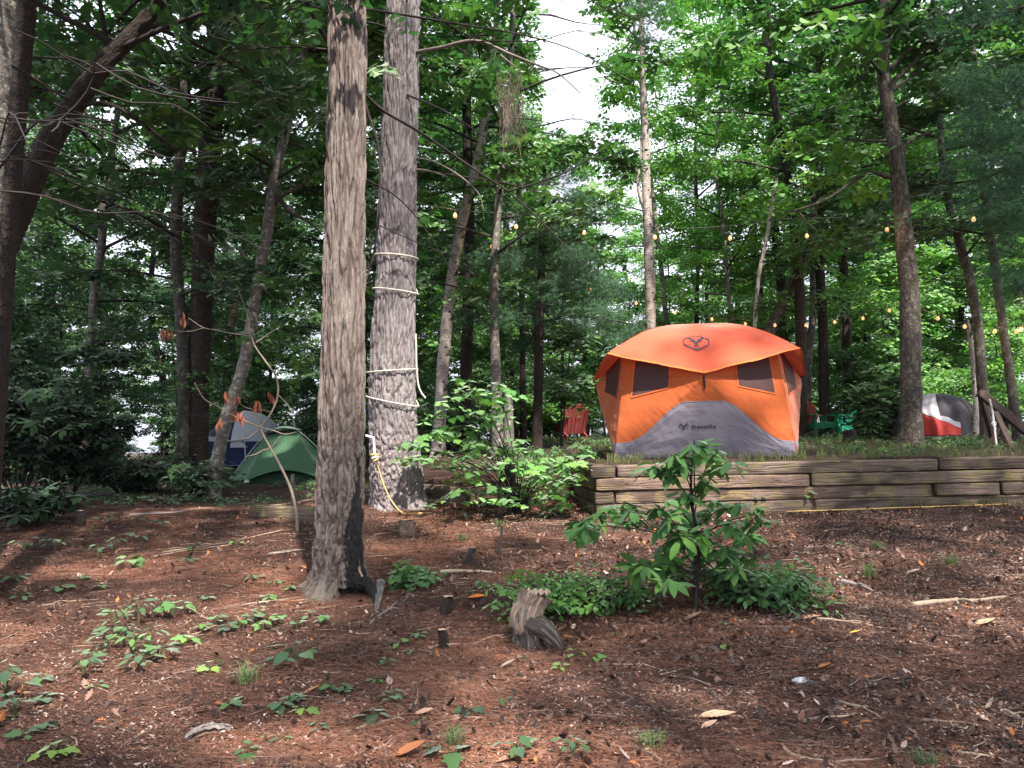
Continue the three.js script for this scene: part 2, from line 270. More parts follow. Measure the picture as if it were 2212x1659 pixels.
// ---------------------------------------------------------------- trees
function seatAt(group, base) { for (const c of group.children) c.position.sub(base); group.position.add(base); return group; }
function deadBranch(parent, start, az, len, mat = M.twig, opt = {}) {     // a bare drooping limb with side twigs, one part
  const { drop = 0.3, lift = 0, r = 0.006 + len * 0.0021, twigs = 6, name = 'bare_branch' } = opt;
  const dir = V(Math.cos(az), 0, Math.sin(az)), pts = [];
  for (let k = 0; k <= 5; k++) { const t = k / 5; pts.push(start.clone().addScaledVector(dir, t * len).add(V(rr(-0.05, 0.05) * len * t, lift * t * len - drop * len * t * t + rr(-0.045, 0.045) * len * Math.min(1, t * 3), rr(-0.08, 0.08) * len * t))); }
  const gs = [tube(pts, [r, r * 0.85, r * 0.7, r * 0.55, r * 0.4, r * 0.2], 5, 14)];
  const c = new THREE.CatmullRomCurve3(pts);
  for (let k = 0; k < twigs; k++) {
    const t = rr(0.2, 0.98), p = c.getPoint(t), a = az + (k % 2 ? 1 : -1) * rr(0.4, 1.1), l = len * rr(0.15, 0.45) * (1.1 - t * 0.6), q = [p];
    for (let i = 1; i <= 3; i++) q.push(q[i - 1].clone().add(V(Math.cos(a) * l / 3, rr(-0.5, 0.15) * l / 3, Math.sin(a) * l / 3)).add(V(rr(-1, 1), rr(-1, 1), rr(-1, 1)).multiplyScalar(l * 0.05)));
    gs.push(tube(q, [r * 0.4, r * 0.32, r * 0.24, r * 0.12], 4, 6));
  }
  return part(name, mergeGeometries(gs), mat, parent);
}
const curveAtY = (curve, y) => { let lo = 0, hi = 1; for (let k = 0; k < 24; k++) { const m = (lo + hi) / 2; curve.getPoint(m).y < y ? lo = m : hi = m; } return curve.getPoint(lo); };
function growCrown(tree, pts, c) {                        // limbs from the trunk, then sprays along them
  const curve = new THREE.CatmullRomCurve3(pts, false, 'centripetal'), gs = [], clumps = []; let az = rr(0, 6.28);
  for (let k = 0; k < c.n; k++) {
    const t = (k + rr(0, 0.9)) / c.n, y = lerp(c.from, c.to, t), s = curveAtY(curve, y); az += 2.4 + rr(-0.4, 0.4);
    const prof = c.kind === 'pine' ? 1.05 - t * 0.75 : Math.sin(Math.PI * (0.18 + t * 0.78)) * 0.9 + 0.15, len = c.R * prof * rr(0.7, 1.2), rise = c.kind === 'pine' ? rr(-0.18, 0.12) : rr(0.1, 0.55);
    const lp = []; for (let i = 0; i <= 3; i++) { const q = i / 3; lp.push(s.clone().add(V(Math.cos(az) * len * q, len * (rise * q - 0.22 * q * q), Math.sin(az) * len * q)).add(V(gauss(), gauss(), gauss()).multiplyScalar(len * 0.04 * q))); }
    const r = 0.008 + len * 0.0085; gs.push(tube(lp, [r, r * 0.7, r * 0.45, r * 0.15], 5, 8));
    const lc = new THREE.CatmullRomCurve3(lp), m = Math.max(2, Math.round(len * 1.5));
    for (let i = 0; i < m; i++) { const q = lerp(c.inner ?? 0.3, 1, (i + rnd()) / m); clumps.push({ p: lc.getPoint(q).add(V(gauss() * 0.3, gauss() * 0.2, gauss() * 0.3).multiplyScalar(len * 0.25)), r: (c.clump ?? 0.5) * rr(0.7, 1.3), k: rr(0.6, 1.4) }); }
  }
  part('limbs', mergeGeometries(gs), c.limbMat || M.twig, tree).userData.kind = 'stuff';
  foliage(tree, c.kind, clumps, c.per ?? 10, c.pal, 'crown', c.size ?? 1);
}
// trunk given as [px, py, width px] rows from the ground up, at depth d (0: where the first row meets the ground)
function trunkPath(rows, d, topY) {
  const base = d ? P(rows[0][0], rows[0][1], d) : G(rows[0][0], rows[0][1]); if (!d) d = -base.z;
  if (d) base.y = ground(base.x, base.z) - 0.08;
  const pts = [base], rad = [rows[0][2] / 2 * d / F];
  for (const [px, py, w] of rows.slice(1)) { const p = P(px, py, d); if (p.y > pts[pts.length - 1].y + 0.15) { pts.push(p); rad.push(w / 2 * d / F); } }
  const a = pts[pts.length - 1], b = pts[pts.length - 2], dir = a.clone().sub(b).normalize(), r = rad[rad.length - 1];
  if (topY && topY > a.y + 0.5) { const h = topY - a.y; dir.y = Math.max(dir.y, 0.6); dir.normalize(); for (const k of [0.33, 0.66, 1]) { pts.push(V(a.x + dir.x / dir.y * h * k * (1 - 0.3 * k), a.y + h * k, a.z + rr(-0.2, 0.2) * k)); rad.push(r * (1 - 0.85 * k) + 0.012); } }
  return { pts, rad, d };
}
function tree(name, label, o) {
  const { pts, rad, d } = trunkPath(o.rows, o.d || 0, o.top), g = thing(name, label, 'tree', V(0, 0, 0), 0, o.group), base = pts[0].clone();
  const seg = d < 12 ? 20 : 12, wob = rad[0] * 0.09;
  part('trunk', tube(pts, rad, seg, Math.round(30 + 140 / d * 4), { disp: (th, s, R, c) => R * 0.07 * nz(Math.cos(th) * 1.4 + base.x, Math.sin(th) * 1.4, s * 1.3) + R * 0.75 * Math.exp(-s / (0.12 + R)) * (o.flare ?? 0.8) * (0.6 + 0.4 * Math.cos(3 * th + base.x * 5)) + wob * nz(Math.cos(th) * 3, s * 4 + base.x, Math.sin(th) * 3) }), o.mat, g);
  for (const b of o.limbs || []) {                        // limbs read from the picture: [width px, [px, py, depth offset] ...]
    const [w, ...q] = b, lp = q.map(([px, py, dd = 0]) => P(px, py, d + dd)), r = w / 2 * d / F;
    const gs = [tube(lp, lp.map((_, i) => r * (1 - 0.75 * i / (lp.length - 1))), 8, lp.length * 6, { disp: (th, s, R) => R * 0.12 * nz(th, s * 6, base.x) })];
    part('limb', gs[0], o.limbMat || o.mat, g);
  }
  if (o.crown) growCrown(g, pts, o.crown);
  for (const c of o.sprays || []) foliage(g, c.kind, c.at.map(([px, py, dd = 0, r = 0.5]) => ({ p: P(px, py, d + dd), r })), c.per ?? 10, c.pal, 'spray', c.size ?? 1);
  if (o.dead) for (let k = 0; k < o.dead.n; k++) { const y = rr(o.dead.from, o.dead.to), s = curveAtY(new THREE.CatmullRomCurve3(pts, false, 'centripetal'), y); deadBranch(g, s, o.dead.az != null ? o.dead.az + rr(-1, 1) * (o.dead.spread ?? 0.8) : rr(0, 6.28), rr(o.dead.len[0], o.dead.len[1]), M.twig, { drop: rr(0.05, 0.45), lift: rr(-0.2, 0.4), twigs: o.dead.twigs ?? 7 }); }
  return seatAt(g, base);
}

// ---- the two big trunks in front: real furrows, root flare, scorch and lichen
function bigTrunk(name, label, rows, top, o) {
  const { pts, rad, d } = trunkPath(rows, 0, 0), g = thing(name, label, 'tree'), base = pts[0].clone(), y0 = base.y + 0.08;
  const a = pts[pts.length - 1], lowPts = pts.concat([a.clone().add(a.clone().sub(pts[pts.length - 2]).normalize().multiplyScalar(0.8))]), lowRad = rad.concat([rad[rad.length - 1] * 0.97]);
  const furrow = (th, s, R) => { const cx = Math.cos(th) * R, cz = Math.sin(th) * R, wob = 0.25 * nz(cx * 8, s * 3, cz * 8); const r = 1 - Math.abs(IN.noise(cx * o.fk + wob, s * o.fs, cz * o.fk + wob + o.seed)), r2 = 1 - Math.abs(IN.noise(cx * o.fk * 2.1, s * o.fs * 2.6, cz * o.fk * 2.1 + o.seed + 4)); return -o.depth * Math.pow(r, 4) - o.depth * 0.4 * Math.pow(r2, 5); };
  const scorch = (th, s) => o.scorch ? o.scorch(th, s) : 0;
  const disp = (th, s, R, c) => {
    const h = s - 0.08, fl = Math.exp(-Math.max(h, 0) / o.flareH), lobes = 0.55 + 0.45 * Math.pow(Math.abs(Math.cos(o.lobes / 2 * th + o.seed)), 1.5);
    let q = R * o.flare * fl * lobes + 0.02 * nz(Math.cos(th) * 2, s * 1.5, Math.sin(th) * 2 + o.seed) + furrow(th, s, R) * (1 - 0.4 * scorch(th, s)) + o.depth * 0.45;
    if (o.hollow) q += o.hollow(th, h); return q;
  };
  const col = (th, s, p) => {
    const cx = Math.cos(th), cz = Math.sin(th), n = 0.5 + 0.5 * fbm(cx * 2.5 + o.seed, s * 1.2, cz * 2.5), m = 0.5 + 0.5 * nz(cx * 30, s * 22, cz * 30), f = 0.5 + 0.5 * nz(cx * 9, s * 34, cz * 9);
    let c = mixc(o.c0, o.c1, clamp(n * 0.7 + m * 0.45 - 0.1, 0, 1)); const furrowFloor = furrow(th, s, o.rc); if (furrowFloor < -o.depth * (0.5 + 0.25 * m)) c = mixc(c, o.furrowFloor, 0.8); c = mixc(c, o.c2, clamp((f - 0.55) * 1.6, 0, 0.5));  // bark colour goes darker where the furrow is deep
    const li = fbm(cx * 4 + 3, s * 2.2, cz * 4 + o.seed * 2); if (li > 0.2) c = mixc(c, [0.26, 0.28, 0.235], clamp((li - 0.2) * 3, 0, 0.45) * m * 1.3);
    if (o.moss) { const k = sm(0.5, 0.05, s + 0.35 * fbm(cx * 5, s * 4, cz * 5)) * clamp(fbm(cx * 6 + 8, s * 6, cz * 6) * 2 + 0.35, 0, 1); c = mixc(c, [0.07, 0.075, 0.025], k * 0.75); }
    const k = scorch(th, s); if (k > 0) c = mixc(c, [0.008, 0.007, 0.007], k); if (o.heart) { const w = o.heart(th, s); if (w > 0) c = mixc(c, [0.5, 0.38, 0.28], w); }
    return c;
  };
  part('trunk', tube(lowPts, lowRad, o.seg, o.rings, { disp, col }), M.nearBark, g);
  const up = [lowPts[lowPts.length - 1].clone().add(V(0, -0.15, 0))], ur = [lowRad[lowRad.length - 1] * 0.99]; for (const k of [0.35, 0.7, 1]) { up.push(V(up[0].x + rr(-0.2, 0.2), lerp(up[0].y, top, k), up[0].z + rr(-0.2, 0.2))); ur.push(ur[0] * (1 - 0.85 * k) + 0.02); }
  part('upper_trunk', tube(up, ur, 16, 40), M.furrow, g);
  for (const b of o.limbs || []) { const [w, mat, ...q] = b, lp = q.map(([px, py, dd = 0]) => P(px, py, d + dd)), r = w / 2 * d / F; part('bare_branch', tube(lp, lp.map((_, i) => r * (1 - 0.7 * i / (lp.length - 1))), 7, lp.length * 7, { disp: (th, s, R) => R * 0.15 * nz(th, s * 7, w) }), mat, g); }
  if (o.crown) growCrown(g, up, o.crown);
  if (o.dead) for (const [y, az, len] of o.dead) deadBranch(g, V(lerp(pts[1].x, up[0].x, 0.8), y, base.z), az, len, M.twig, { drop: rr(0.15, 0.4), twigs: 9 });
  seatAt(g, base); return { g, pts, rad, d };
}
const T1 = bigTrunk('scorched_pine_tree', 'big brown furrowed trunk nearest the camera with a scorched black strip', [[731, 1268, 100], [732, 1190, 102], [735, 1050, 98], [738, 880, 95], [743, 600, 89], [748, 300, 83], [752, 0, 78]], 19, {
  seg: 250, rings: 460, rc: 0.18, furrowFloor: [0.07, 0.05, 0.043], fk: 23, fs: 3.0, depth: 0.032, seed: 1.3, flare: 1.25, flareH: 0.2, lobes: 5, c0: [0.125, 0.097, 0.085], c1: [0.185, 0.152, 0.138], c2: [0.16, 0.137, 0.13], moss: true,
  scorch: (th, s) => { const a = Math.atan2(Math.sin(th - 0.5), Math.cos(th - 0.5)), n = 0.26 * nz(Math.cos(th) * 5, s * 4, 3) + 0.2 * nz(th * 9, s * 9, 6) + 0.16 * nz(th * 26, s * 20, 2); const w = 0.6 * sm(2.2, 1.1, s) + 0.2 * sm(0.5, 0.1, s); return sm(w + 0.06, w - 0.06, Math.abs(a) + n) * sm(2.3, 1.9, s + n * 2); },
  heart: (th, s) => { const a = Math.abs(th - 0.42 - 0.05 * nz(s * 6, 1)); return sm(0.11, 0.05, a) * sm(0.33, 0.4, s) * sm(0.75, 0.6, s + 0.2 * nz(th * 8, s * 8)); },
  hollow: (th, h) => -0.17 * sm(0.5, 0.22, Math.abs(th - 0.95)) * sm(0.2, 0.1, h + 0.05 * nz(th * 6, 2)) * 1,
  crown: { kind: 'pine', pal: 'pine', from: 9, to: 18.5, R: 3.4, n: 30, per: 10, clump: 0.5, inner: 0.25 },
  limbs: [],
  dead: [[6.2, 2.7, 3.0], [5.6, 3.6, 2.6], [6.8, 2.2, 2.8], [5.0, 3.1, 2.2], [7.2, 0.3, 3.2], [6.4, 1.2, 2.6]],
});
const T2 = bigTrunk('roped_pine_tree', 'broad grey pine trunk wrapped with pale rope', [[862, 1094, 104], [856, 1030, 112], [850, 940, 103], [848, 800, 99], [855, 600, 86], [860, 400, 83], [866, 180, 76], [871, 0, 72]], 22, {
  seg: 250, rings: 400, rc: 0.29, furrowFloor: [0.105, 0.085, 0.083], fk: 20, fs: 5, depth: 0.028, seed: 4.7, flare: 0.62, flareH: 0.2, lobes: 5, c0: [0.16, 0.142, 0.147], c1: [0.27, 0.245, 0.255], c2: [0.22, 0.19, 0.205],
  crown: { kind: 'pine', pal: 'pine', from: 9.5, to: 21, R: 3.6, n: 30, per: 10, clump: 0.5, inner: 0.25 },
  limbs: [
    [9, M.twig, [650, -30, -2.2], [690, 60, -1.8], [737, 133, -1.5], [780, 193, -1.3], [820, 233, -1.1], [903, 283, -0.9], [977, 333, -0.7], [1040, 376, -0.6], [1097, 413, -0.5], [1153, 463, -0.4], [1237, 546, -0.3]],
    [5, M.twig, [1097, 413, -0.5], [1160, 395, -0.5], [1230, 368, -0.6], [1290, 330, -0.6], [1337, 300, -0.6]],
    [6, M.twig, [780, 193, -1.3], [795, 245, -1.4], [817, 316, -1.4], [820, 433, -1.5], [810, 533, -1.5], [790, 610, -1.6], [770, 690, -1.6], [740, 790, -1.7]],
    [6, M.twig, [700, 8, -1.8], [820, 24, -1.4], [903, 37, -1.2], [1010, 55, -0.9], [1103, 70, -0.7], [1237, 107, -0.4], [1370, 180, -0.2]],
    [8, M.twigGrey, [895, 113, 0], [950, 103, -0.4], [1027, 88, -0.6], [1103, 117, -0.7], [1160, 140, -0.7], [1203, 157, -0.8], [1253, 200, -0.8]],
    [5, M.twig, [880, 205, -0.2], [960, 240, -0.5], [1040, 290, -0.6], [1110, 330, -0.6], [1170, 340, -0.6]],
    [4, M.twig, [900, 365, 0], [990, 380, -0.4], [1090, 395, -0.5], [1180, 420, -0.5], [1250, 435, -0.4]],
    [4, M.twigGrey, [895, 340, 0], [940, 350, -0.3], [1000, 385, -0.5], [1035, 420, -0.5], [1045, 455, -0.5]],
    [7, M.twigGrey, [895, 366, 0], [930, 370, -0.2], [962, 380, -0.3]],
    [4, M.twig, [700, 300, -2.2], [780, 380, -1.6], [850, 420, -1], [900, 470, -0.6], [960, 560, -0.4], [1000, 640, -0.2]],
    [3, M.twig, [820, 487, -0.6], [870, 510, -0.5], [930, 535, -0.4], [1010, 560, -0.4]],
  ],
  dead: [[6.6, 0.5, 3.2], [7.4, 5.6, 3.2], [6.9, 2.6, 2.4], [7.8, 0.1, 3.6], [7.2, 1.2, 3]],
});
// a hanging tangle of dry needles caught in the bare branches
{
  const g = thing('hanging_dead_needles', 'tangle of dry brown needles hanging from bare pine branches', 'dead needles'), d = T2.d - 0.7, gs = [];
  for (let k = 0; k < 150; k++) { const t = rnd(), x = lerp(1075, 1128, rnd()) + (t - 0.5) * 10, y = 145 + 150 * t * rr(0.6, 1), p = P(x, y, d + rr(-0.25, 0.25)), l = rr(0.15, 0.5); gs.push(tube([p, p.clone().add(V(rr(-0.05, 0.05), -l * 0.5, rr(-0.05, 0.05))), p.clone().add(V(rr(-0.1, 0.1), -l, rr(-0.1, 0.1)))], [0.003, 0.0025, 0.001], 3, 4)); }
  part('needle_strands', mergeGeometries(gs), M.twigPale, g); const top = []; for (let k = 0; k < 7; k++) { const p = P(lerp(1080, 1125, k / 6), 118 + 6 * k, d); top.push(p); } part('twig', tube(top, top.map((_, i) => 0.012 - i * 0.0012), 5, 16), M.twigGrey, g);
  seatAt(g, P(1100, 150, d));
}

// ---- trees of the left side
tree('leaning_dark_tree', 'dark leaning trunk curving across the upper left corner', { d: 7.2, rows: [[-75, 1100, 66], [-60, 800, 62], [-28, 600, 58], [7, 533, 56], [50, 433, 54], [110, 300, 50], [170, 210, 44], [233, 127, 40], [290, 70, 34], [333, 20, 30], [380, -60, 26]], top: 0, mat: M.furrowDark, crown: { kind: 'maple', pal: 'deep', from: 5.2, to: 6.6, R: 3.0, n: 10, per: 8, clump: 0.6 }, limbs: [[16, [233, 127], [225, 60], [215, 0], [210, -60]], [14, [110, 300], [140, 290], [180, 230], [235, 225], [300, 260], [380, 320, 0.4], [470, 330, 0.8]], [8, [170, 210], [100, 195], [40, 200], [0, 175]]] });
tree('pale_edge_tree', 'pale grey trunk cut by the left edge of the picture', { d: 5.6, rows: [[-135, 1150, 110], [-95, 900, 96], [-62, 600, 86], [-38, 400, 78], [-20, 200, 72], [-4, 0, 70], [4, -100, 68]], top: 17, mat: M.grey, crown: { kind: 'pine', pal: 'pine', from: 7, to: 16.5, R: 3.6, n: 34, per: 15, clump: 0.55 }, dead: { n: 10, from: 3.4, to: 6.5, len: [1.8, 3.6], az: -0.3, spread: 2.0, twigs: 12 } });
tree('dark_edge_tree', 'near-black trunk just behind the pale trunk at left edge', { d: 6.6, rows: [[-40, 1100, 48], [0, 700, 44], [22, 400, 42], [45, 150, 40], [58, 0, 40], [66, -100, 38]], top: 15, mat: M.furrowDark, crown: { kind: 'maple', pal: 'deep', from: 6, to: 14.5, R: 3.6, n: 22, per: 9, clump: 0.6 }, dead: { n: 6, from: 3.6, to: 6, len: [1.5, 2.8], az: -0.5 } });
tree('ringed_bark_tree', 'dark trunk with horizontal ringed bark left of the green tent', { rows: [[430, 1055, 44], [428, 980, 42], [430, 800, 45], [436, 620, 46], [440, 553, 46], [447, 400, 48], [458, 250, 47], [470, 100, 48], [475, 0, 50]], top: 17, mat: M.ring, limbs: [[22, [472, 190], [500, 140], [540, 75], [583, 3], [640, -80]], [10, [468, 300], [480, 295], [505, 220], [508, 160]], [16, [445, 515], [462, 508], [470, 500]]], crown: { kind: 'maple', pal: 'deep', from: 7.2, to: 16.5, R: 4.2, n: 30, per: 11, clump: 0.65 }, sprays: [{ kind: 'maple', pal: 'mid', per: 6, at: [[455, 470], [430, 830], [445, 1010], [410, 1030], [390, 1010], [465, 830]] }] });
tree('grey_spotted_tree', 'slim grey trunk with pale spots just left of ringed trunk', { d: 13.5, rows: [[393, 1030, 27], [397, 820, 25], [388, 650, 24], [380, 550, 24], [385, 400, 24], [396, 250, 23], [403, 150, 22], [408, 0, 21]], top: 16, mat: M.greyDark, crown: { kind: 'maple', pal: 'deep', from: 3.4, to: 15.5, R: 3.6, n: 34, per: 12, clump: 0.6 }, limbs: [[13, [405, 170], [385, 130], [362, 90], [352, 75]]] });
tree('thin_pale_tree', 'thin pale lichened trunk amid dark woods, forked high', { d: 15.5, rows: [[180, 990, 19], [190, 830, 18], [198, 713, 17], [205, 620, 17], [217, 550, 17], [227, 433, 16], [240, 340, 14], [252, 260, 12]], top: 14, mat: M.grey, limbs: [[10, [217, 545], [219, 450], [220, 380], [221, 300], [222, 200]]], crown: { kind: 'oval', pal: 'deep', from: 3, to: 13.5, R: 3.2, n: 34, per: 12 } });
tree('crooked_tree', 'crooked grey trunk leaning right above the green tent', { d: 12.2, rows: [[457, 1045, 27], [477, 953, 27], [500, 870, 27], [523, 803, 27], [540, 720, 26], [552, 640, 25], [567, 553, 24], [577, 500, 24], [588, 420, 23], [603, 340, 20], [622, 270, 18], [640, 190, 16]], top: 14, mat: M.grey, limbs: [[14, [585, 452], [612, 420], [640, 408], [667, 383], [690, 350]], [12, [600, 425], [633, 460], [665, 478], [697, 507]], [10, [588, 412], [570, 385], [563, 360], [567, 310], [560, 280], [540, 270]]], limbMat: M.greyDark, crown: { kind: 'maple', pal: 'mid', from: 5.2, to: 13.5, R: 3.6, n: 28, per: 11, clump: 0.6 }, sprays: [{ kind: 'maple', pal: 'mid', per: 8, at: [[600, 620], [640, 600], [650, 680], [620, 740], [660, 800], [640, 540], [500, 600], [520, 520]] }] });
// ---- centre
tree('white_birch_tree', 'white birch trunk leaning behind the roped pine', { d: 15.5, rows: [[945, 985, 27], [953, 853, 26], [957, 787, 27], [963, 720, 26], [970, 653, 26], [984, 553, 25], [994, 500, 24], [1010, 430, 21], [1030, 355, 20], [1040, 300, 19], [1057, 193, 17], [1062, 150, 13]], top: 13, mat: M.birch, crown: { kind: 'maple', pal: 'mid', from: 6.5, to: 12.5, R: 3, n: 16, per: 9 }, limbs: [[6, [1030, 350], [1055, 345], [1085, 342]]] });
tree('dark_companion_tree', 'dark straight trunk directly beside the white birch', { d: 16.5, rows: [[1003, 960, 26], [1007, 800, 26], [1012, 650, 25], [1014, 500, 24], [1010, 350, 22], [1008, 200, 20]], top: 16, mat: M.furrowDark, crown: { kind: 'pine', pal: 'pine', from: 5, to: 15.5, R: 3, n: 30, per: 12, clump: 0.5 } });
tree('pale_footed_tree', 'brown trunk with pale bare foot behind the maple shrub', { d: 14.5, rows: [[1075, 930, 25], [1073, 860, 23], [1070, 780, 21], [1067, 650, 20], [1072, 500, 18], [1085, 350, 16]], top: 12, mat: M.grey, crown: { kind: 'maple', pal: 'mid', from: 4, to: 11.5, R: 3, n: 20, per: 10 } });
tree('broken_snag', 'short broken snag next to the pale-footed trunk', { d: 15.2, rows: [[1097, 925, 22], [1098, 880, 20], [1097, 838, 16], [1094, 826, 5]], top: 0, mat: M.grey });
tree('tall_pale_tree', 'tall pale straight trunk rising behind the orange tent', { d: 17.5, rows: [[1408, 950, 26], [1405, 700, 23], [1404, 600, 23], [1400, 500, 22], [1396, 400, 20], [1394, 300, 18], [1390, 220, 16], [1388, 130, 13], [1386, 60, 12]], top: 16, mat: M.birch, limbs: [[12, [1402, 470], [1388, 440], [1378, 400], [1384, 340], [1383, 290]], [5, [1397, 265], [1410, 250], [1440, 235]]], crown: { kind: 'maple', pal: 'bright', from: 9.5, to: 15.5, R: 2.6, n: 14, per: 9 }, sprays: [{ kind: 'pine', pal: 'pine', per: 30, at: [[1395, 60, -1, 0.5], [1380, 20, -1, 0.7], [1350, 10, -1, 0.5], [1410, 90, -1, 0.35], [1420, 20, -1, 0.6], [1390, -30, -1, 0.8]] }, { kind: 'oval', pal: 'bright', per: 12, at: [[1360, 160], [1350, 200], [1420, 180], [1430, 260], [1340, 330], [1450, 330], [1430, 400]] }] });
tree('white_pine_tree', 'feathery green pine standing left of the orange tent', { d: 15.5, rows: [[1160, 950, 20], [1165, 700, 19], [1172, 500, 15], [1176, 400, 8]], top: 7.2, mat: M.furrowDark, crown: { kind: 'pine', pal: 'pine', from: 3.6, to: 6.2, R: 2.6, n: 18, per: 22, clump: 0.5, inner: 0.2 }, sprays: [{ kind: 'pine', pal: 'pine', per: 34, size: 0.9, at: [[1250, 420, -1, 0.5], [1290, 450, -1, 0.5], [1240, 560, -1.2, 0.5], [1280, 590, -1.2, 0.5], [1200, 610, -1.2, 0.5], [1260, 650, -1.2, 0.5], [1190, 500, -1, 0.5], [1150, 560, -1, 0.4], [1310, 620, -1.2, 0.4], [1220, 380, -1, 0.4]] }] });
// ---- right side
tree('forked_brown_tree', 'big brown trunk with spreading limbs before the grey and red tent', { d: 13, rows: [[1967, 960, 50], [1968, 880, 44], [1967, 820, 42], [1966, 700, 41], [1961, 586, 41], [1954, 520, 38], [1946, 433, 34], [1934, 333, 33], [1922, 250, 29], [1908, 150, 27], [1910, 80, 25], [1913, 0, 24]], top: 14, mat: M.brownBark,
  limbs: [[13, [1922, 205], [1935, 170], [1954, 155], [1995, 115], [2040, 65], [2060, 25], [2087, -5]], [10, [1921, 150], [1945, 125], [1991, 83], [2034, 33], [2080, 5]], [9, [1930, 195], [1981, 153], [2020, 118], [2057, 98], [2124, 90], [2190, 65]], [10, [1944, 323], [1965, 305], [1991, 293], [2041, 277], [2101, 273]], [8, [1914, 303], [1890, 305], [1868, 303], [1830, 302], [1798, 302]], [11, [1921, 383], [1881, 373], [1841, 393], [1791, 427], [1734, 450], [1674, 463]], [9, [1930, 235], [1945, 225], [1962, 217]], [5, [1720, 452], [1745, 480], [1770, 503]], [6, [1900, 95], [1860, 170], [1820, 220]]],
  crown: { kind: 'heart', pal: 'mid', from: 7.2, to: 13, R: 3.2, n: 12, per: 8, clump: 0.6 }, sprays: [{ kind: 'heart', pal: 'bright', per: 6, size: 0.75, at: [[1720, 290], [1760, 330], [1800, 350], [1740, 380], [1690, 310], [1780, 290], [1830, 370], [1850, 410], [1700, 400], [1820, 260], [1860, 330]] }, { kind: 'maple', pal: 'mid', per: 9, at: [[2000, 60], [2060, 60], [2100, 120], [2150, 70], [2030, 150], [2180, 20], [2120, 20], [1980, 20], [2080, 170], [2190, 130], [2050, 210]] }] });
tree('lichened_slim_tree', 'slim white-spotted trunk right of the orange tent', { d: 22.5, rows: [[1742, 940, 15], [1746, 803, 15], [1755, 686, 15], [1757, 600, 15], [1758, 500, 15], [1757, 430, 13], [1755, 300, 11]], top: 13, mat: M.grey, crown: { kind: 'maple', pal: 'bright', from: 5, to: 12.5, R: 2.8, n: 20, per: 10 } });
tree('leaning_behind_tent_tree', 'dark leaning trunk just behind the right shoulder of orange tent', { d: 19, rows: [[1630, 800, 24], [1665, 710, 24], [1690, 660, 23], [1712, 610, 22], [1735, 570, 22], [1752, 520, 20], [1757, 470, 17]], top: 10, mat: M.greyDark, crown: { kind: 'maple', pal: 'mid', from: 5, to: 9.5, R: 2.6, n: 12, per: 9 } });
tree('thin_spotted_tree', 'thin pale trunk rising behind the tent roof', { d: 20, rows: [[1585, 900, 11], [1578, 693, 10], [1570, 586, 9], [1560, 470, 8], [1545, 350, 7], [1555, 250, 6]], top: 12, mat: M.grey, crown: { kind: 'oval', pal: 'bright', from: 4.5, to: 11.5, R: 2.4, n: 18, per: 10 } });
tree('leaning_pole_tree', 'thin pale pole of a tree leaning above the tent', { d: 16, rows: [[1610, 800, 9], [1640, 590, 8], [1651, 540, 8], [1665, 460, 7], [1678, 385, 7], [1680, 375, 2]], top: 0, mat: M.birch });
tree('dark_stout_tree', 'stout dark trunk behind the green chairs', { d: 21, rows: [[1785, 930, 25], [1780, 850, 23], [1778, 720, 21], [1772, 600, 20], [1770, 450, 17]], top: 15, mat: M.furrowDark, crown: { kind: 'maple', pal: 'mid', from: 6, to: 14.5, R: 3.6, n: 24, per: 10 } });
tree('dark_twin_tree', 'dark straight trunk midway between slim white trunk and big brown trunk', { d: 22, rows: [[1832, 920, 22], [1830, 750, 20], [1824, 600, 18], [1812, 450, 17], [1808, 350, 15]], top: 16, mat: M.furrowDark, crown: { kind: 'maple', pal: 'mid', from: 6, to: 15.5, R: 3.6, n: 24, per: 10 } });
tree('swaying_grey_tree', 'grey curving trunk right of the grey and red tent', { d: 15, rows: [[2135, 960, 24], [2121, 820, 21], [2114, 720, 20], [2102, 640, 20], [2091, 586, 19], [2071, 520, 18], [2048, 433, 16], [2035, 333, 14], [2028, 230, 12]], top: 13, mat: M.greyDark, crown: { kind: 'maple', pal: 'deep', from: 4.8, to: 12.5, R: 3, n: 20, per: 10 } });
tree('right_edge_grey_tree', 'slim grey trunk nearest the right edge, beyond the wooden frame', { d: 14, rows: [[2200, 965, 20], [2191, 886, 19], [2180, 800, 18], [2168, 720, 17], [2151, 586, 17], [2138, 500, 16], [2124, 367, 14], [2118, 280, 12]], top: 13, mat: M.greyDark, crown: { kind: 'maple', pal: 'deep', from: 4.8, to: 12.5, R: 3, n: 20, per: 10 } });
tree('white_snag', 'thin broken white snag just right of grey and red tent', { d: 16, rows: [[2106, 960, 13], [2108, 900, 12], [2107, 850, 10], [2100, 770, 9], [2094, 715, 9], [2090, 690, 3]], top: 0, mat: M.birch });
tree('shading_pine_tree', 'dark feathery pine hanging in at the right edge', { d: 9.5, rows: [[2420, 1060, 36], [2410, 700, 34], [2400, 300, 30], [2390, 0, 26]], top: 15, mat: M.furrowDark, crown: { kind: 'pine', pal: 'pine', from: 4.0, to: 14.5, R: 2.4, n: 26, per: 14, clump: 0.5 }, sprays: [{ kind: 'pine', pal: 'pine', per: 20, size: 0.9, at: [[2110, 170], [2150, 190], [2190, 170], [2130, 230], [2180, 240], [2090, 300], [2140, 290], [2190, 300], [2110, 350], [2160, 350], [2200, 370], [2130, 400], [2190, 430], [2170, 480], [2200, 520], [2190, 580], [2150, 450], [2205, 620], [2080, 270]].map(a => [...a, 0, 0.36]) }], limbs: [[5, [2380, 290], [2250, 260], [2150, 185], [2080, 160]], [4, [2390, 420], [2280, 390], [2180, 350], [2090, 300]], [4, [2395, 560], [2300, 520], [2210, 480], [2150, 450]]] });
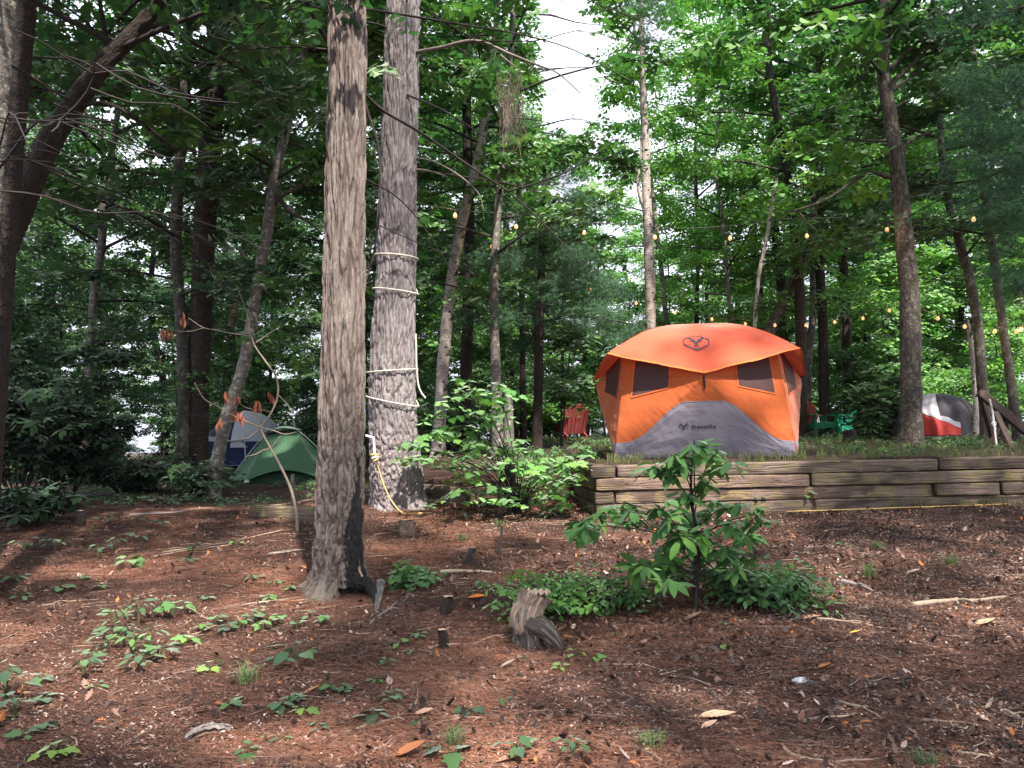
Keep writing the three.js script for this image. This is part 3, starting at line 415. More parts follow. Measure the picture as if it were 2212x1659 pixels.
tree('brown_pine_middle', 'thin dark pine trunk between birch and feathery pine', { d: 19, rows: [[1130, 930, 14], [1128, 700, 13], [1122, 450, 11]], top: 13, mat: M.furrowDark, crown: { kind: 'maple', pal: 'mid', from: 4, to: 12.5, R: 3, n: 22, per: 10 } });
// ---- the stand behind: each tree on its own, thinner and darker with depth
{
  const spots = [];
  const bgLabel = x => x < -9 ? 'slender leafy tree deep in the dark woods at far left' : x < -3 ? 'slender leafy tree in the woods behind the green tent' : x < 3 ? 'slender leafy tree in the woods behind the maple shrub' : x < 9 ? 'slender leafy tree in the woods behind the orange tent' : 'slender leafy tree in the woods beyond the grey and red tent';
  let tries = 0;
  while (spots.length < 120 && tries++ < 6000) {
    const d = rr(18.5, 62), half = d * 0.78, x = rr(-half, half);
    if (spots.some(s => Math.hypot(s.x - x, s.d - d) < 2.3)) continue;
    if (d < 24 && x > 1 && x < 5.5) continue;                     // the little clearing with the chairs
    if (x > 0.03 * d && x < 0.135 * d && d < 40) continue;        // the opening towards the sky
    if (x > -0.53 * d && x < -0.44 * d && rnd() < 0.75) continue;  // gap in the woods at left
    spots.push({ x, d });
  }
  spots.forEach(({ x, d }, i) => {
    const y = ground(x, -d), h = rr(13, 21), r = rr(0.06, 0.15), lean = rr(-0.9, 0.9), pine = rnd() < (x > 0 ? 0.05 : 0.14), left = x < -2;
    const pts = [V(x, y - 0.1, -d)]; for (let k = 1; k <= 5; k++) pts.push(V(x + lean * k / 5 + rr(-0.25, 0.25), y + h * k / 5, -d + rr(-0.3, 0.3)));
    const g = thing(pine ? 'background_pine_tree' : 'background_tree', pine ? bgLabel(x).replace('leafy tree', 'dark pine') : bgLabel(x), 'tree', V(0, 0, 0), 0, pine ? 'background pines' : 'background trees');
    part('trunk', tube(pts, [r * 1.2, r, r * 0.85, r * 0.65, r * 0.4, 0.02], 9, 20), pick([M.greyDark, M.grey, M.furrowDark, M.furrowDark, M.furrowDark]), g);
    growCrown(g, pts, { kind: pine ? 'pine' : pick(['maple', 'oval']), pal: pine ? 'pine' : left ? pick(['deep', 'mid']) : pick(['bright', 'bright', 'mid', 'bright']), from: y + rr(2.2, 4.6), to: y + h - 0.4, R: rr(2.6, 3.8), n: 30, per: pine ? 14 : left ? 15 : 12, clump: 0.62, size: 1.15 });
    seatAt(g, pts[0].clone());
  });
}
// ---- understorey saplings: stems and low foliage between the trunks
{
  const put = [], label = x => x < -6 ? 'dark leafy understorey sapling amid the left woods' : x < 0 ? 'leafy understorey sapling in the shade behind the tents at left' : x < 5 ? 'leafy understorey sapling behind the chairs and orange tent' : 'leafy understorey sapling in the shade at right';
  let tries = 0;
  while (put.length < 125 && tries++ < 5000) {
    const d = rr(15.5, 44), half = d * 0.74, x = rr(-half, half);
    if (put.some(s => Math.hypot(s.x - x, s.d - d) < 1.15)) continue;
    if (x > -7.6 && x < -3.4 && d < 20.5) continue;               // the two tents at left
    if (d < 21 && x > 1.2 && x < 9.2) continue;
    if (d < 18.5 && x > 8.5 && x < 11) continue;
    if (x > -0.53 * d && x < -0.44 * d) continue;
    put.push({ x, d });
  }
  for (const { x, d } of put) {
    const y = ground(x, -d), h = rr(1.6, 5.5), g = thing('understorey_sapling', label(x), 'sapling', V(0, 0, 0), 0, 'understorey saplings'), stems = [], clumps = [];
    for (let s = 0; s < 3; s++) { const a = rr(0, 6.28), sp = rr(0.2, 0.9), q = [V(x, y - 0.05, -d), V(x + Math.cos(a) * sp * 0.4, y + h * 0.5, -d + Math.sin(a) * sp * 0.4), V(x + Math.cos(a) * sp, y + h, -d + Math.sin(a) * sp)]; stems.push(tube(q, [0.022, 0.015, 0.005], 5, 8)); for (let k = 0; k < 6; k++) { const t = rr(0.2, 1); clumps.push({ p: V(x + Math.cos(a) * sp * t + gauss() * 0.5, y + h * t, -d + Math.sin(a) * sp * t + gauss() * 0.5), r: rr(0.4, 0.7) }); } }
    part('stems', mergeGeometries(stems), M.twig, g); foliage(g, pick(['maple', 'oval', 'maple']), clumps, 12, x < -3 ? pick(['deep', 'mid']) : pick(['mid', 'mid', 'bright']), 'foliage'); seatAt(g, V(x, y, -d));
  }
}
// ---- shrubs one can point to
function shrub(name, label, px, py, o) {
  const b = o.d ? (() => { const p = P(px, py, o.d); p.y = ground(p.x, p.z); return p; })() : G(px, py), g = thing(name, label, 'shrub', V(0, 0, 0), 0, o.group), stems = [], clumps = [];
  for (let s = 0; s < o.stems; s++) { const a = rr(0, 6.28), sp = o.R * rr(0.4, 1), h = o.h * rr(0.6, 1), q = [b.clone().add(V(0, -0.05, 0)), b.clone().add(V(Math.cos(a) * sp * 0.45, h * 0.55, Math.sin(a) * sp * 0.45)), b.clone().add(V(Math.cos(a) * sp, h, Math.sin(a) * sp))]; stems.push(tube(q, [0.016, 0.011, 0.003], 5, 8)); const c = new THREE.CatmullRomCurve3(q); for (let k = 0; k < 5; k++) clumps.push({ p: c.getPoint(rr(o.low ?? 0.35, 1)).add(V(gauss(), gauss() * 0.5, gauss()).multiplyScalar(0.15)), r: o.clump ?? 0.28 }); }
  part('stems', mergeGeometries(stems), M.twig, g); foliage(g, o.kind, clumps, o.per, o.pal, 'foliage', o.size ?? 1); return seatAt(g, b);
}
shrub('laurel_shrub', 'dark laurel thicket filling the far left edge', 40, 1090, { stems: 16, R: 1.3, h: 1.9, kind: 'whorl', pal: 'laurel', per: 8 });
shrub('laurel_shrub', 'dark laurel shrub low beside the thicket at left', 150, 1075, { stems: 12, R: 1.0, h: 1.4, kind: 'whorl', pal: 'laurel', per: 7 });
shrub('laurel_shrub', 'tall dark laurel behind the left thicket', 110, 1020, { d: 12, stems: 14, R: 1.4, h: 2.6, kind: 'whorl', pal: 'laurel', per: 9, size: 1.1 });
shrub('laurel_shrub', 'low glossy laurel at the lower left edge of thicket', 60, 1140, { stems: 8, R: 0.5, h: 0.5, kind: 'whorl', pal: 'laurel', per: 4, clump: 0.18 });
shrub('laurel_shrub', 'dark laurel in shade left of the ringed trunk', 260, 1040, { d: 13, stems: 9, R: 1.2, h: 0.6, kind: 'whorl', pal: 'laurel', per: 7 });
shrub('seedling_thicket', 'small green leaves at the foot of the ringed trunk', 415, 1075, { stems: 8, R: 0.45, h: 0.55, kind: 'maple', pal: 'deep', per: 3, clump: 0.2, size: 0.8 });
shrub('chair_shrub', 'bright leafy shrub behind the left red chair', 1165, 930, { d: 20.6, stems: 14, R: 1.5, h: 1.3, kind: 'maple', pal: 'bright', per: 8, clump: 0.35 });
shrub('chair_shrub', 'leafy shrub overhanging the teal chair', 1880, 935, { d: 20.8, stems: 18, R: 1.3, h: 2.4, kind: 'maple', pal: 'mid', per: 9, clump: 0.35, low: 0.15 });
shrub('chair_shrub', 'leafy shrub between the teal chair and big brown trunk', 1892, 945, { d: 17.5, stems: 12, R: 0.6, h: 1.5, kind: 'maple', pal: 'mid', per: 8, low: 0.15 });
shrub('path_shrub', 'low leafy shrub beside the blue and white tent', 690, 985, { d: 17.5, stems: 10, R: 0.9, h: 1.6, kind: 'maple', pal: 'deep', per: 8 });
shrub('path_shrub', 'leafy shrub behind the roped pine', 930, 960, { d: 16.5, stems: 10, R: 0.9, h: 1.2, kind: 'maple', pal: 'mid', per: 8 });

// ---- trees outside the picture whose crowns shade the slope
for (const [x, d, h, R, kind] of [[5.2, -3.5, 16, 3.8, 'maple'], [9.8, 1.5, 17, 4, 'maple'], [-5.5, 1.5, 17, 4, 'pine'], [1.5, -8, 17, 4, 'maple'], [11.5, 7.5, 15, 3.2, 'maple'], [-9.5, 5.5, 16, 4, 'maple'], [6.5, -9.5, 18, 4, 'pine'], [3.2, -1.5, 15, 3.2, 'maple'], [7.6, 3.8, 16, 3.4, 'maple'], [-2.5, -4, 16, 4, 'maple'], [-7, -4, 17, 4, 'maple'], [9, -5, 17, 4, 'maple']]) {
  const y = ground(x, -d), pts = [V(x, y - 0.1, -d)]; for (let k = 1; k <= 4; k++) pts.push(V(x + rr(-0.3, 0.3), y + h * k / 4, -d + rr(-0.3, 0.3)));
  const g = thing('canopy_tree', 'tall canopy tree beside the viewpoint that shades the slope', 'tree', V(0, 0, 0), 0, 'canopy trees around the viewpoint');
  part('trunk', tube(pts, [0.2, 0.18, 0.14, 0.09, 0.03], 10, 20), M.furrow, g);
  growCrown(g, pts, { kind, pal: kind === 'pine' ? 'pine' : 'mid', from: y + 7, to: y + h - 0.3, R, n: 20, per: 6, clump: 0.7 }); seatAt(g, pts[0].clone());
}
// ---------------------------------------------------------------- timber wall
function timberGeo(L, h, w, seed, rough = 0.006) {          // lies along +x from the origin, bottom at y = 0, centred on z
  const c = 0.014, prof = []; const corner = (cx, cy, a0) => { for (let k = 0; k <= 2; k++) { const a = a0 + k * Math.PI / 4; prof.push([cx + Math.cos(a) * c, cy + Math.sin(a) * c]); } };
  const mid = (a, b) => prof.push([lerp(a[0], b[0], 0.33), lerp(a[1], b[1], 0.33)], [lerp(a[0], b[0], 0.66), lerp(a[1], b[1], 0.66)]);
  corner(w / 2 - c, h - c, 0); mid([w / 2 - c, h], [-w / 2 + c, h]); corner(-w / 2 + c, h - c, Math.PI / 2); mid([-w / 2, h - c], [-w / 2, c]); corner(-w / 2 + c, c, Math.PI); mid([-w / 2 + c, 0], [w / 2 - c, 0]); corner(w / 2 - c, c, -Math.PI / 2); mid([w / 2, c], [w / 2, h - c]);
  const n = prof.length, segs = Math.max(8, Math.round(L / 0.06)), pos = [], uv = [], idx = []; let peri = [0]; for (let i = 1; i <= n; i++) { const a = prof[i % n], b = prof[i - 1]; peri.push(peri[i - 1] + Math.hypot(a[0] - b[0], a[1] - b[1])); }
  for (let j = 0; j <= segs; j++) { const x = L * j / segs, end = Math.min(x, L - x) < 0.015 ? 0.94 : 1; for (let i = 0; i <= n; i++) { const [z, y] = prof[i % n]; const q = rough * (fbm(x * 1.3 + seed * 7, z * 12 + y * 12, seed) * 1.3 + 0.7 * nz(x * 9, z * 30 + seed, y * 30)), s = 0.007 * nz(x * 0.6 + seed * 3, 1.7, seed); pos.push(x, h / 2 + (y - h / 2) * end * (1 + q / h * 2) + s * (y / h), z * end * (1 + q / w * 2)); uv.push(x * 0.55 + seed * 0.37, peri[i] * 1.6 + seed * 0.61); } }
  const a = n + 1; for (let j = 0; j < segs; j++) for (let i = 0; i < n; i++) { const p = j * a + i; idx.push(p, p + a, p + 1, p + 1, p + a, p + a + 1); }
  for (const j of [0, segs]) { const ci = pos.length / 3; pos.push(j ? L : 0, h / 2, 0); uv.push(0.3, 0.3); for (let i = 0; i < n; i++) j ? idx.push(ci, j * a + i + 1, j * a + i) : idx.push(ci, j * a + i, j * a + i + 1); }
  const g = new THREE.BufferGeometry(); g.setAttribute('position', new THREE.Float32BufferAttribute(pos, 3)); g.setAttribute('uv', new THREE.Float32BufferAttribute(uv, 2)); g.setIndex(idx); g.computeVertexNormals(); return g;
}
const woodKinds = [[0.6, 0.59, 0.58], [0.5, 0.48, 0.47], [0.7, 0.64, 0.61], [0.36, 0.35, 0.34], [0.6, 0.6, 0.53]].map(c => std(lin(...c), 0.9, { map: woodTex, bumpMap: woodTexB, bumpScale: 0.008 }));
{
  const ang = Math.atan(0.09), g = thing('timber_wall', 'low weathered timber retaining wall below the orange tent', 'retaining wall', V(WX, 0, -dWall(WX) - 0.08), ang);
  const rowH = 0.153, base = 0.574, wd = 0.15; let s = 1;
  const xAt = px => ((px - 1106) / F * 9.15 - WX) / Math.cos(ang) ;
  const rows = [                                            // from the top: [start px, end px, material]
    [[1268, 1325, 3], [1327, 2045, 0], [2047, 2560, 3], [2563, 3000, 0]], [[1280, 1748, 2], [1752, 2430, 4], [2433, 3000, 2]], [[1277, 1320, 3], [1322, 2030, 2], [2034, 2184, 0], [2189, 2640, 1], [2643, 3000, 0]], [[1280, 1756, 1], [1759, 2425, 1], [2428, 3000, 2]],
  ];
  rows.forEach((r, i) => r.forEach(([a, b, m]) => {
    const x0 = xAt(a), L = xAt(b) - x0 - rr(0.012, 0.03), y = base + (3 - i) * rowH, geo = timberGeo(L, rowH - 0.01, wd, s += 1.37, 0.008), t = part('timber', geo, woodKinds[m], g);
    t.position.set(x0, y + rr(-0.003, 0.005), rr(-0.022, 0.02)); t.rotation.z = rr(-0.0015, 0.0015);
  }));
  for (let i = 0; i < 4; i++) { const L = 2.6, t = part('return_timber', timberGeo(L, rowH - 0.01, wd, s += 1.7), woodKinds[i % 2 ? 1 : 3], g); t.rotation.y = Math.PI / 2; t.position.set(i % 2 ? 0.09 : 0.1, base + (3 - i) * rowH, i === 0 || i === 2 ? -0.085 : -0.085); }
}
// loose border timbers on the left and behind the roped pine
function looseTimber(label, pxA, pyA, pxB, dA, dB, h, mat, name = 'border_timber') {
  const a = P(pxA, pyA, dA), b = P(pxB, pyA, dB); a.y = ground(a.x, a.z) - 0.04; b.y = ground(b.x, b.z) - 0.04;
  const g = thing(name, label, 'timber', a, Math.atan2(-(b.z - a.z), b.x - a.x)); const m = part('timber', timberGeo(Math.hypot(b.x - a.x, b.z - a.z), h, 0.16, pxA), mat, g); m.rotation.z = Math.atan2(b.y - a.y, Math.hypot(b.x - a.x, b.z - a.z)); return g;
}
looseTimber('grey timber edging the path right behind the roped pine', 898, 1030, 1010, 10.3, 10.1, 0.26, woodKinds[0]);
looseTimber('mossy timber lying across the path left of the scorched trunk', 548, 1095, 690, 9.4, 9.1, 0.19, woodKinds[4]);

// ---------------------------------------------------------------- fabric
const cloth = (r, g, b, t = 0.3, rough = 1) => new THREE.MeshPhysicalMaterial({ color: lin(r, g, b), roughness: rough, transmission: t, thickness: 0, side: THREE.DoubleSide, bumpMap: clothBump, bumpScale: 0.008 });
const clothBump = tex(256, (u, v) => { const w = u * 0.6 + v; return grey(0.5 * tn(u, v, 7, 4, 1) + 0.3 * tn(u, v, 19, 9, 2) + 0.2 * tn(u, v, 40, 23, 3)); }, false);
clothBump.repeat.set(2, 2);
const C = { piping: cloth(0.4, 0.36, 0.42, 0.1), orange: cloth(0.58, 0.122, 0.024, 0.3), orangeFly: cloth(0.58, 0.092, 0.04, 0.2), grey: cloth(0.25, 0.23, 0.28, 0.1), mesh: new THREE.MeshPhysicalMaterial({ color: lin(0.16, 0.1, 0.1), roughness: 0.35, transmission: 0.55, thickness: 0, specularIntensity: 0.1, side: THREE.DoubleSide }), trim: cloth(0.75, 0.15, 0.03, 0.1), print: std(lin(0.04, 0.045, 0.085), 0.8), dark: std(lin(0.012, 0.012, 0.014), 0.8), black: std(lin(0.01, 0.01, 0.01), 0.7) };

// ---------------------------------------------------------------- orange hub tent
{
  const ctr = P(1509, 985, 11.35); ctr.y = ground(ctr.x, ctr.z) + 0.005; const bearing = Math.atan2(ctr.x, -ctr.z);
  const tent = thing('orange_tent', 'orange hub tent with grey lower panel and mesh windows on the terrace', 'tent', ctr, -bearing * 0.72);
  const B = 1.18, Tp = 0.98, hubY = 1.06, topY = 1.5, push = 0.42;
  const hubV = hubY / topY;
  // wall surface: u in -1..1, v in 0..1 from the ground to the eave; k is the side
  function wall(k, u, v, off = 0) {
    const half = lerp(B, Tp, v), vv = v < hubV ? v / hubV - 1 : (v - hubV) / (1 - hubV), m = Math.max(Math.abs(u), Math.abs(vv)), soft = Math.pow(Math.pow(Math.abs(u), 26) + Math.pow(Math.abs(vv), 26), 1 / 26);
    const out = push * Math.pow(clamp(1 - soft, 0, 1), 0.92) * (v < hubV ? 1 : 1) + 0.03 * Math.sin(Math.PI * v) * (1 - u * u) - 0.018 * Math.sin(Math.PI * Math.abs(u)) * (v < hubV ? 1 : 0.4);
    const wr = 0.01 * nz(u * 3 + k * 7, v * 9, 2) + 0.006 * Math.exp(-Math.pow((Math.abs(u) - Math.abs(vv)) * 5, 2)) * nz(u * 4 - vv * 4, (u + vv) * 16 * Math.sign(u), k) + 0.004 * nz(u * 9 + v * 6, v * 3 + k, 5) + 0.007 * sm(0.35, 0, v) * nz(u * 14 + v * 10, v * 5, k);
    const calm = 1 - 0.93 * Math.exp(-Math.pow(u / 0.36, 4) - Math.pow((v - 0.27) / 0.11, 4)), x = u * half, z = half + out + wr * calm + off, a = k * Math.PI / 2; return V(x * Math.cos(a) + z * Math.sin(a), v * topY, -x * Math.sin(a) + z * Math.cos(a));
  }
  const edge = u => (0.2 + 0.53 * Math.pow(sm(0.93, 0.2, Math.abs(u)), 1.15)) / topY;     // grey to orange seam
  const onWall = (k, u, v, off) => wall(k, u, v, off);
  for (let k = 0; k < 4; k++) {
    part('lower_panel', gridGeo(90, 30, (a, b) => wall(k, a * 2 - 1, b * edge(a * 2 - 1))), C.grey, tent);
    const w = part('wall_panel', gridGeo(180, 90, (a, b) => { const u = a * 2 - 1, e = edge(u); return wall(k, u, e + b * (1 - e)); }, (a, b) => { const u = Math.abs(a * 2 - 1), e = edge(u), v = e + b * (1 - e), t = (u - 0.41) / 0.47; return !(t > 0.01 && t < 0.99 && v > lerp(0.61, 0.535, t) + 0.008 && v < lerp(0.95, 0.99, t) - 0.008); }), C.orange, tent);
    part('seam', gridGeo(90, 1, (a, b) => { const u = a * 2 - 1; return wall(k, u, edge(u) + (b - 0.5) * 0.007, 0.003); }), C.piping, tent);
    for (const s of [-1, 1]) {                              // a mesh window in each side triangle
      const q = [[0.41, 0.61], [0.88, 0.535], [0.88, 0.99], [0.41, 0.95]].map(([u, v]) => [u * s, v]);
      const pt = (a, b, off) => { const l = [lerp(q[0][0], q[1][0], a), lerp(q[0][1], q[1][1], a)], h = [lerp(q[3][0], q[2][0], a), lerp(q[3][1], q[2][1], a)]; return wall(k, lerp(l[0], h[0], b), lerp(l[1], h[1], b), off); };
      const win = part('window', gridGeo(14, 14, (a, b) => pt(a, b, 0.007)), C.mesh, tent);
      const bars = []; const th = 0.032; for (const f of [(a, b) => pt(a, b * th, 0.01), (a, b) => pt(a, 1 - b * th, 0.01), (a, b) => pt(b * th, a, 0.01), (a, b) => pt(1 - b * th, a, 0.01)]) bars.push(gridGeo(14, 1, f));
      part('window_trim', mergeGeometries(bars), C.trim, win);
    }
    for (const [su, sv] of [[1, 1], [-1, 1]]) part('seam', gridGeo(2, 30, (p, q) => { const w = (p - 0.5) * 0.012; if (sv < 0) q = 0.5 + q * 0.5; const uu = su * (q * 0.97 + 0.015), y = sv < 0 ? hubV * (1 - q * 0.97) : hubV + (1 - hubV) * q * 0.97; return wall(k, uu + w, y + w * su * sv * -0.5, 0.003); }), sv < 0 ? C.grey : C.orange, tent);
    // corner seam tape
    part('corner_tape', gridGeo(1, 20, (a, b) => wall(k, 0.985 + a * 0.015, b, 0.004)), C.trim, tent);
    // pull strap at the hub
    const st = [V(0, hubY + 0.01, B), V(0, hubY - 0.05, B), V(0.01, hubY - 0.13, B), V(0.005, hubY - 0.17, B)].map((p, i) => { const a = k * Math.PI / 2, z = lerp(B, Tp, hubV) + push + 0.035 - i * 0.012; return V(p.x * Math.cos(a) + z * Math.sin(a), p.y, -p.x * Math.sin(a) + z * Math.cos(a)); });
    part('pull_strap', tube(st, [0.012, 0.014, 0.012, 0.008], 6, 10), C.black, tent);
  }
  part('roof', gridGeo(8, 8, (a, b) => { const x = (a * 2 - 1) * Tp, z = (b * 2 - 1) * Tp; return V(x, topY - 0.01 + 0.38 * (1 - Math.max(Math.abs(x), Math.abs(z)) / Tp), z); }), C.orange, tent);
  // the fly: a cap whose four points run down to the hubs
  const Cn = 1.24, peak = 1.91, cornerY = 1.4, hubZ = lerp(B, Tp, hubV) + push + 0.06;
  function fly(k, s, t, off = 0) {
    const e = Math.abs(s), ex = s * Cn, ey = lerp(hubY + 0.04, cornerY, Math.pow(e, 1.12)), ez = lerp(hubZ, Cn, Math.pow(e, 1.25));
    const y = peak - (peak - ey) * Math.pow(t, 2.15) + 0.02 * nz(s * 3 + k, t * 4, 1.5) * t + 0.006 * nz(s * 10, t * 9, k + 3) * t, bow = 0.06 * Math.sin(Math.PI * Math.min(1, t * 1.02)) * (1 - e * 0.6);
    const x = ex * t, z = ez * t + bow + off, a = k * Math.PI / 2; return V(x * Math.cos(a) + z * Math.sin(a), y + off * 0.6, -x * Math.sin(a) + z * Math.cos(a));
  }
  for (let k = 0; k < 4; k++) { const f = part('fly', gridGeo(56, 44, (a, b) => fly(k, a * 2 - 1, Math.max(b, 0.002))), C.orangeFly, tent); part('fly_hem', gridGeo(56, 1, (a, b) => fly(k, a * 2 - 1, 0.985 + b * 0.017, 0.004)), C.trim, f); }
  // emblem on the fly: antelope head over an open six-sided frame
  const flat = (shapes, map) => { const g = new THREE.ShapeGeometry(shapes, 6), p = g.attributes.position; for (let i = 0; i < p.count; i++) { const w = map(p.getX(i), p.getY(i)); p.setXYZ(i, w.x, w.y, w.z); } g.computeVertexNormals(); return g; };
  const poly = a => new THREE.Shape(a.map(([x, y]) => new THREE.Vector2(x, y)));
  const bar = (a, b, w, w2 = w) => { const d = new THREE.Vector2(b[0] - a[0], b[1] - a[1]).normalize(), n = [-d.y, d.x]; return poly([[a[0] + n[0] * w, a[1] + n[1] * w], [b[0] + n[0] * w2, b[1] + n[1] * w2], [b[0] - n[0] * w2, b[1] - n[1] * w2], [a[0] - n[0] * w, a[1] - n[1] * w]]); };
  const head = []; for (const s of [-1, 1]) head.push(poly([[0, -0.3], [s * 0.12, -0.16], [s * 0.16, 0.02], [s * 0.34, 0.12], [s * 0.48, 0.08], [s * 0.4, 0.2], [s * 0.22, 0.18], [s * 0.1, 0.12], [0, 0.06]]), bar([s * 0.14, 0.16], [s * 0.42, 0.38], 0.07, 0.06), bar([s * 0.42, 0.38], [s * 0.68, 0.44], 0.07, 0.05), bar([s * 0.52, 0.42], [s * 0.44, 0.76], 0.05, 0.02), bar([s * 0.66, 0.45], [s * 0.74, 0.5], 0.03, 0.01), bar([s * 0.1, -0.2], [s * 0.16, -0.38], 0.018), bar([s * 0.16, -0.38], [0, -0.52], 0.018));
  const hexa = []; for (const s of [-1, 1]) hexa.push(bar([s * 0.3, 0.6], [s * 0.06, 0.66], 0.035), bar([s * 0.72, 0.36], [s * 1.0, 0.2], 0.04), bar([s * 1.0, 0.2], [s * 1.0, -0.1], 0.04), bar([s * 1.0, -0.16], [s * 0.95, -0.28], 0.04), bar([s * 0.95, -0.28], [0, -0.66], 0.04));
  // size on the cloth: about 0.49 m wide; t grows downwards
  const onFly = (x, y) => { const t = 0.715 - y * 0.15, s = (-0.06 + x * 0.165) / (Cn * t); return fly(0, s, t, 0.011); };
  part('fly_emblem', mergeGeometries([flat(head, onFly), flat(hexa, onFly)]), C.print, tent);
  const onLow = (x, y) => wall(0, x / B, (0.405 + y) / topY, 0.0095), small = (sx, cx, cy) => (x, y) => onLow(cx + x * sx, cy + y * sx);
  part('panel_emblem', mergeGeometries([flat(head, small(0.085, -0.28, 0)), flat(hexa, small(0.062, -0.28, 0))]), C.dark, tent);
  const font = await new FontLoader().loadAsync('fonts/droid/droid_sans_bold.typeface.json');
  const letters = font.generateShapes('Gazelle', 0.075).map(s => s);
  part('panel_lettering', flat(letters, (x, y) => onLow(-0.18 + x * 0.92, y * 0.62 - 0.025)), C.dark, tent);
}

// ---------------------------------------------------------------- green tent
const clothM = (r, g, b, t = 0.15) => cloth(r, g, b, t);
{
  const D = 15, p = (px, py, dd = 0) => P(px, py, D + dd), base = p(590, 1030); base.y = ground(base.x, base.z);
  const t = thing('green_tent', 'small green ridge tent pitched behind the scorched trunk', 'tent');
  const gy = v => { v.y = ground(v.x, v.z) + 0.01; return v; }, L0 = gy(p(494, 1030, 0.5)), L1 = gy(p(533, 1038, -0.3)), R1 = gy(p(690, 1030, -0.4)), R2 = gy(p(745, 1022, 0.6)), B0 = gy(p(560, 1010, 1.7)), B1 = gy(p(735, 1005, 1.8));
  const A0 = p(577, 938, 0.5), A1 = p(641, 930, 0.4), Atop = p(612, 922, 0.5), up = (v, h) => v.clone().add(V(0, h, 0));
  const tri = (a, b, c, n = 12, sag = 0.05) => gridGeo(n, n, (u, v) => { const q = a.clone().lerp(b.clone().lerp(c, u), Math.max(v, 0.001)); const nn = V().crossVectors(b.clone().sub(a), c.clone().sub(a)).normalize(); return q.addScaledVector(nn, -sag * Math.sin(Math.PI * v) * Math.sin(Math.PI * u) + 0.006 * nz(q.x * 5, q.y * 5, q.z * 5)); });
  const quad = (a, b, c, d, sag = 0.04, n = 20) => gridGeo(n, n, (u, v) => { const q = a.clone().lerp(b, u).lerp(d.clone().lerp(c, u), v); const nn = V().crossVectors(b.clone().sub(a), d.clone().sub(a)).normalize(); return q.addScaledVector(nn, -sag * Math.sin(Math.PI * v) * Math.sin(Math.PI * u) + 0.008 * nz(q.x * 4, q.y * 4, q.z * 4)); });
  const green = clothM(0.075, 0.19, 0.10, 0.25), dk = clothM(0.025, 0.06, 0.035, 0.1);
  const hemL = up(L1, 0.06), hemR = up(R1, 0.1);
  part('front_panel', gridGeo(26, 22, (u, v) => { const hem = hemL.clone().lerp(hemR, u); hem.y += 0.17 * Math.sin(Math.PI * u); const top = A0.clone().lerp(A1, u), q = hem.lerp(top, v); q.z -= 0.07 * Math.sin(Math.PI * v) * Math.sin(Math.PI * u) - 0.006 * nz(q.x * 6, q.y * 6); return q; }), green, t);
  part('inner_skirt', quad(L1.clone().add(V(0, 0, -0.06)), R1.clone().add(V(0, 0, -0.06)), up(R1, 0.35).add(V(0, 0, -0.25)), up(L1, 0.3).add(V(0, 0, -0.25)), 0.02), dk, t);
  part('left_panel', mergeGeometries([tri(A0, up(L0, 0.02), hemL), tri(A0, B0, up(L0, 0.02))]), green, t);
  part('right_panel', mergeGeometries([tri(A1, hemR, up(R2, 0.05)), tri(A1, up(R2, 0.05), B1)]), green, t);
  part('rear_panel', quad(B1, B0, A0, A1), green, t);
  part('top_hood', gridGeo(16, 6, (u, v) => { const q = A0.clone().lerp(A1, u); q.y += 0.11 * Math.sin(Math.PI * u) * (1 - v * 0.4) + 0.015; q.z += (v - 0.5) * 0.3; q.x += (u - 0.5) * 0.12; return q; }), green, t);
  part('hood_shadow_gap', gridGeo(10, 2, (u, v) => { const q = A0.clone().lerp(A1, u); q.y += -0.03 + v * 0.05 + 0.02 * Math.sin(Math.PI * u); q.z += 0.02; return q; }), C.black, t).name = 'hood_shadow_strip';  // black strip set under the hood as a painted shadow
  part('pole', tube([up(L0, 0.02), A0.clone().add(V(0, 0.012, 0)), Atop.clone().add(V(0, -0.0, 0)), A1.clone().add(V(0, 0.012, 0)), up(R2, 0.06)], [0.011, 0.011, 0.011, 0.011, 0.011], 6, 40), std(lin(0.4, 0.5, 0.5), 0.5), t);
  for (const v of [L0, L1, R1]) part('corner_patch', new THREE.CylinderGeometry(0.035, 0.06, 0.05, 8).translate(v.x, v.y + 0.05, v.z), std(lin(0.6, 0.6, 0.62), 0.6), t);
  seatAt(t, base);
}
